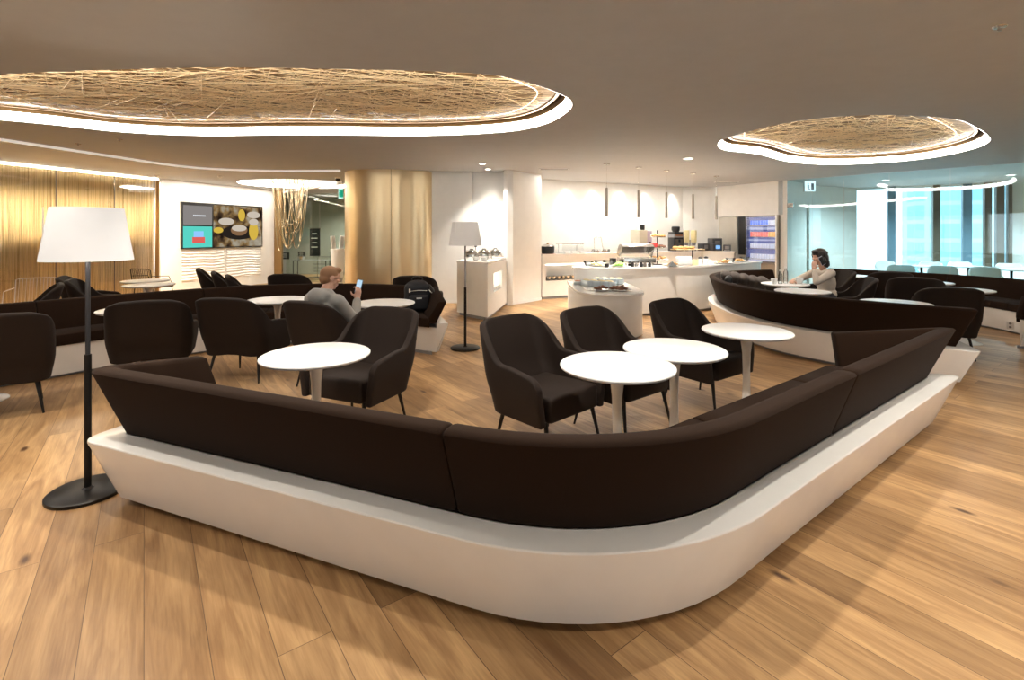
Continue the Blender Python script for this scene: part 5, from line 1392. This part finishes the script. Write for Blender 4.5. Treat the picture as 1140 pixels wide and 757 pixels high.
# ------------------------------------------------------------------ chain chandelier
O=V((-5.98,13.35,CEIL+.30)); t=thing('chandelier','hanging chandelier of looped golden chains below the white oval recess','chandelier',O)
MB().lathe([(0,-.02),(.52,-.02),(.53,-.035),(.53,-.055),(.50,-.06),(0,-.06)],n=40).build('canopy',STEEL,t)
MB().cyl((0,0,0),(0,0,-.05),.14,n=20).build('ceiling_mount',WHITEP,t)
CH=mat('chain_metal',(.55,.45,.30),.25,metal=.9)
rr=random.Random(4)
n_=0
for ring,(r,cnt) in enumerate(((.48,14),(.36,10))):
    for k in range(cnt):
        a=2*PI*k/cnt; b_=a+PI*rr.uniform(.35,.75); drop=rr.uniform(1.15,2.1)
        p0=V((r*math.cos(a),r*math.sin(a),-.06)); p1=V((r*math.cos(b_),r*math.sin(b_),-.06)); pts=[]
        for i in range(17):
            u=i/16; q=p0.lerp(p1,u); e_=abs(2*u-1); q=p0.lerp(p1,u)*(.72+.28*e_); q.z=-.06-drop*(1-e_**2.4); pts.append(q)
        MB().tube(pts,.008,5).build('chain',CH,t); n_+=1
m=MB()
for k in range(10):
    a=2*PI*k/10; MB_=None; m.cyl((.5*math.cos(a),.5*math.sin(a),-.06),(.5*math.cos(a),.5*math.sin(a),-.36),.005,n=5)
m.build('wires',CH,t)

# ------------------------------------------------------------------ vestibule things
pv=thing('vestibule_glass','greenish glass wall of the entrance behind the chandelier','glass panel',(-5.6,14.9,0))
va=V((-7.0,15.3,0)); vb=V((-3.7,14.9,0))
for i in range(3):
    a=va.lerp(vb,i/3+.004); b_=va.lerp(vb,(i+1)/3-.004); nn=V(((vb-va).y,-(vb-va).x,0)).normalized()*.006
    MB().quadbox([(a-nn)[:2],(b_-nn)[:2],(b_+nn)[:2],(a+nn)[:2]],.0,C-.1).build('glass_pane',GLASS_GRN,pv,(-5.6,14.9,0))
def board(px0,px1,py0,py1,Y,label,name='notice_board'):
    a=Q(px0,py0,Y); b_=Q(px1,py1,Y); O=((a.x+b_.x)/2,Y,b_.z)
    t=thing(name,label,'sign',O); w_=b_.x-a.x; h_=a.z-b_.z
    MB().box((0,0,h_/2),(w_,.03,h_)).build('panel',BLACKP,t)
    m=MB()
    for k in range(4): m.box((-w_*.05,-.017,h_*(.8-.16*k)),(w_*(.6 if k%2 else .45),.004,h_*.03))
    m.build('lettering',SCR_WHITE if 0 else CANVAS,t)
    return t,O,w_,h_
t,O,w_,h_=board(345,356.5,254,285,16.8,'tall black roll-down banner with pale text lines behind the glass','banner')
MB().cyl((-w_/2-.03,0,h_),(w_/2+.03,0,h_),.02,n=8).build('top_bar',STEEL,t); MB().cyl((w_*.2,.03,h_),(w_*.2,.03,-O[2]),.012,n=8).build('stand_pole',STEEL,t)
MB().box((0,0,-O[2]+.01),(.5,.25,.02)).build('foot',BLACKP,t)
t,O,w_,h_=board(314,322,281,288.5,16.2,'small black square sign on the glass-topped table behind the chandelier')
t2,O2,_,_=board(332,340,280,287,16.2,'small black square sign right of the other on the glass-topped table')
tz=O[2]-.02; t=thing('console_table','slim dark console table behind the entrance glass','table',(-6.62,16.2,0))
MB().box((.05,0,tz-.012),(1.15,.4,.02)).build('tabletop',GREYM,t)
for sx in (-.48,.58):
    for sy in (-.17,.17): MB().cyl((sx,sy,tz-.02),(sx,sy,0),.014,n=8).build('leg',BLACKM,t)
m=MB()
for k in range(5): m.box((.35,.15,.25+.12*k),(.6,.01,.012))
m.build('back_slats',BLACKM,t)
MB().lathe([(0,0),(.09,0),(.1,.05),(.14,.12),(.13,.12),(.08,.03),(0,.02)],n=20).build('bowl',STEEL).location=(-6.88,16.1,tz)
bo=bpy.data.objects['bowl']
for o_ in bpy.data.objects:
    if o_.name.startswith('bowl') and o_.type=='MESH' and 'label' not in o_ and o_.parent is None: tag(o_,'small steel bowl on the console table between the two black signs','bowl')
# white tapered pedestal with white figures
spot('vestibule_fill_spot',(-5.6,16.6,CEIL-.03),(-5.6,16.6,0),150,150,.8)  # unseen spot added to brighten the vestibule wall
q=Q(381.5,300,12.9); t=thing('pedestal','tall tapered white pedestal left of the gold column','pedestal',(q.x-.12,12.9,0))
MB().lathe([(0,0),(.10,0),(.105,.01),(.19,1.09),(.185,1.10),(0,1.10)],n=32).build('body',WHITEP,t)
for k,(dx,lb) in enumerate(((-.12,'left folded white brochure fan on the pedestal'),(.08,'right folded white brochure fan on the pedestal'))):
    g=MB()
    for j in range(4): g.box((.03*j-.045,0,.17),(.012,.13,.34),rz=.5)
    o=g.build('brochure_stack',CANVAS); o.location=(q.x-.12+dx*.9,12.9,1.101); o.rotation_euler=(0,.12*(1 if k else -1),0); tag(o,lb,'brochure')

# ------------------------------------------------------------------ wire chairs (left) and shell chairs (beyond the glass)
def wire_chair(loc,rz,label,m):
    t=thing('wire_chair',label,'chair',(*loc,0),rz)
    g=MB(); 
    g.tube([(-.24,.22,.45),(-.24,.27,.80),(-.2,.275,.82),(.2,.275,.82),(.24,.27,.80),(.24,.22,.45)],.008,6)
    for k in range(11): x=-.2+.04*k; g.tube([(x,-.2,.44),(x,.2,.44),(x,.27,.81)],.004,4)
    g.build('backrest_wires',m,t)
    g=MB(); g.tube([(-.24,-.22,.45),(.24,-.22,.45),(.24,.22,.45),(-.24,.22,.45)],.008,6,True); g.tube([(-.25,.24,.68),(-.26,-.1,.66),(-.25,-.2,.45)],.007,6); g.tube([(.25,.24,.68),(.26,-.1,.66),(.25,-.2,.45)],.007,6); g.build('seat_frame',m,t)
    for sx in (-1,1):
        for sy in (-1,1): MB().cyl((sx*.22,sy*.2,.45),(sx*.25,sy*.24,0),.008,n=8).build('leg',m,t)
    return t
x,y=P(34,311,.82); wire_chair((x,y),.5,'pale wire-back chair in front of the golden wall at far left',WHITEP)
x,y=P(18,318,.72); wire_chair((x-.3,y-.4),-.6,'black wire chair beside the pale one at the left picture edge',BLACKM)
x,y=P(171,299.5,.80); wire_chair((x,y+.0),2.9,'black wire chair behind the distant table by the golden wall',BLACKM)
def shell_chair(label):
    t=thing('shell_chair',label,'chair')
    g=MB(); R_=[]
    prof=[(-.22,.43),(-.15,.45),(.0,.435),(.14,.45),(.21,.52),(.25,.64),(.27,.76),(.275,.80)]
    ps=[(p.x,p.y) for p in spline([(a,b_,0) for a,b_ in prof],3)]
    for k,(y,z) in enumerate(ps):
        u=k/(len(ps)-1); wd=.23+.03*math.sin(u*PI)-.05*max(0,u-.7)/.3; lift=.05+.07*math.sin(min(1,u*1.25)*PI)
        R_.append([(wd*s,y-.0+(-.05*s*s if u>.6 else 0),z+lift*abs(s)**3*(1 if u<.85 else .1)) for s in [-1+j/6 for j in range(13)]])
    g.skin(R_); o=g.build('shell',CERAM,t,sharp=180); o.modifiers.new('t','SOLIDIFY').thickness=.012
    for sx in (-1,1):
        for sy in (-1,1): MB().cyl((sx*.06,sy*.06,.43),(sx*.2,sy*.2,0),.012,.009,n=8).build('leg',WHITEP,t)
    return t
sc0=None
for k,(px,Y,rz,lb) in enumerate([(1003,11.2,PI,'nearest-left white shell chair beyond the glass, back to the camera'),(1049,10.9,PI,'middle white shell chair beyond the glass, back to the camera'),(1095,10.6,PI,'right white shell chair beyond the glass, back to the camera'),
      (979,12.6,-.6,'small white shell chair at the left end beyond the glass'),(1040,12.0,.3,'white shell chair on the far side of the middle table beyond the glass'),(1073,12.1,.3,'white shell chair on the far side near the brown mullions'),(1128,11.4,.2,'white shell chair at the right picture edge beyond the glass')]):
    x=(px-CX)/F*Y
    if sc0 is None: sc0=shell_chair(lb); sc0.location=(x,Y,0); sc0.rotation_euler=(0,0,rz-.67)
    else: dup(sc0,(x,Y,0),rz-.67,lb)
for k,(px,Y,lb) in enumerate([(1026,11.75,'white table with black leg beyond the glass at left'),(1078,11.55,'white table with black leg beyond the glass in the middle'),(1126,10.6,'white table with black leg beyond the glass at right')]):
    x=(px-CX)/F*Y; t=thing('cafe_table',lb,'table',(x,Y,0))
    MB().lathe([(0,.715),(.38,.715),(.385,.72),(.385,.735),(0,.738)],n=40).build('tabletop',WHITE_TOP,t); MB().cyl((0,0,.02),(0,0,.715),.025,n=12).build('leg',BLACKM,t); MB().lathe([(0,0),(.22,0),(.22,.012),(.03,.03),(0,.03)],n=28).build('foot',BLACKM,t)

# ------------------------------------------------------------------ ceiling and wall details
def exit_sign(px0,px1,py0,py1,Y,label,mat_,rz=0):
    a=Q(px0,py0,Y); b_=Q(px1,py1,Y); w_=b_.x-a.x; h_=a.z-b_.z
    t=thing('exit_sign',label,'sign',((a.x+b_.x)/2,Y,b_.z),rz)
    MB().box((0,0,h_/2),(w_,.05,h_)).build('housing',WHITEP,t); MB().box((0,-.027,h_/2),(w_*.92,.004,h_*.88)).build('lit_face',mat_,t)
    g=MB(); g.ell((-w_*.18,-.031,h_*.72),(h_*.07,.004,h_*.07),None,10); g.box((-w_*.18,-.031,h_*.47),(h_*.14,.004,h_*.3)); g.box((-w_*.1,-.031,h_*.25),(h_*.22,.004,h_*.07)); g.box((w_*.2,-.031,h_*.48),(h_*.26,.004,h_*.6)); g.build('pictogram',EXITD if mat_ is EXITG else GREYM,t)
    for sx in (-.3,.3): MB().cyl((w_*sx,0,h_),(w_*sx,0,CEIL-b_.z),.004,n=6).build('hanger',STEEL,t)
exit_sign(377,382.5,209,222,12.2,'green lit exit sign at the left edge of the gold column',EXITG)
exit_sign(895,907.5,201.5,213.5,12.6,'small hanging exit sign seen through the glass partition',mat('pale_sign_face',(.8,.82,.85),.4,emit=(.8,.85,.95),es=.5))
def ceil_item(px,py,label,kind):
    x,y=P(px,py,CEIL)
    if kind=='vent':
        t=thing('ceiling_vent',label,'vent',(x,y,CEIL)); MB().box((0,0,-.006),(.62,.10,.012)).build('frame',WHITEP,t); MB().box((0,0,-.013),(.56,.045,.004)).build('slot',BLACKP,t)
    elif kind=='smoke':
        o=MB().lathe([(0,-.04),(.03,-.04),(.05,-.02),(.055,0),(0,0)],n=20).build('smoke_detector',WHITEP); o.location=(x,y,CEIL); tag(o,label,'smoke detector')
    elif kind=='sprinkler':
        o=MB().lathe([(0,-.03),(.012,-.03),(.012,-.008),(.035,-.006),(.04,0),(0,0)],n=16).build('sprinkler',STEEL); o.location=(x,y,CEIL); tag(o,label,'sprinkler')
    elif kind=='camera':
        t=thing('security_camera',label,'camera',(x,y,CEIL)); MB().lathe([(0,-.03),(.06,-.03),(.065,0),(0,0)],n=20).build('mount',WHITEP,t); MB().ell((0,0,-.05),(.055,.055,.05)).build('dome',BLACKP,t)
ceil_item(617,188,'slim ceiling vent above the left part of the back counter','vent')
ceil_item(809,202.5,'slim ceiling vent above the drinks fridge corner','vent')
ceil_item(1113,29.5,'small chrome sprinkler head in the top right of the ceiling','sprinkler')
ceil_item(376,197.5,'small dark dome camera on the ceiling left of the gold column','camera')
ceil_item(175,194.5,'round ceiling detector at the corner of golden wall and white wall','smoke')
ceil_item(245,196,'small ceiling detector above the video wall','smoke')
ceil_item(87,160,'tiny sprinkler in the ceiling between left recess and cornice line','sprinkler')
ceil_item(133,155,'tiny sprinkler just below the glowing edge of the left recess','sprinkler')
# socket on the far right bench base
t=thing('wall_socket','white double socket on the base of the far right bench','socket',(7.06,7.0,.2),0)
t.rotation_euler=(0,0,-.9)
MB().box((0,0,0),(.075,.012,.11),bev=.003).build('plate',WHITEP,t); MB().cyl((0,-.008,.025),(0,-.005,.025),.016,n=12).cyl((0,-.008,-.025),(0,-.005,-.025),.016,n=12).build('outlet',GREYM,t)

# ------------------------------------------------------------------ view
sc=bpy.context.scene
sc.view_settings.view_transform='Standard'; sc.view_settings.look='None'; sc.view_settings.gamma=1; sc.view_settings.exposure=1.7; sc.view_settings.use_curve_mapping=False
sc.cycles.use_denoising=True; sc.cycles.max_bounces=8; sc.cycles.diffuse_bounces=5; sc.cycles.glossy_bounces=4; sc.cycles.transparent_max_bounces=12; sc.cycles.sample_clamp_indirect=6
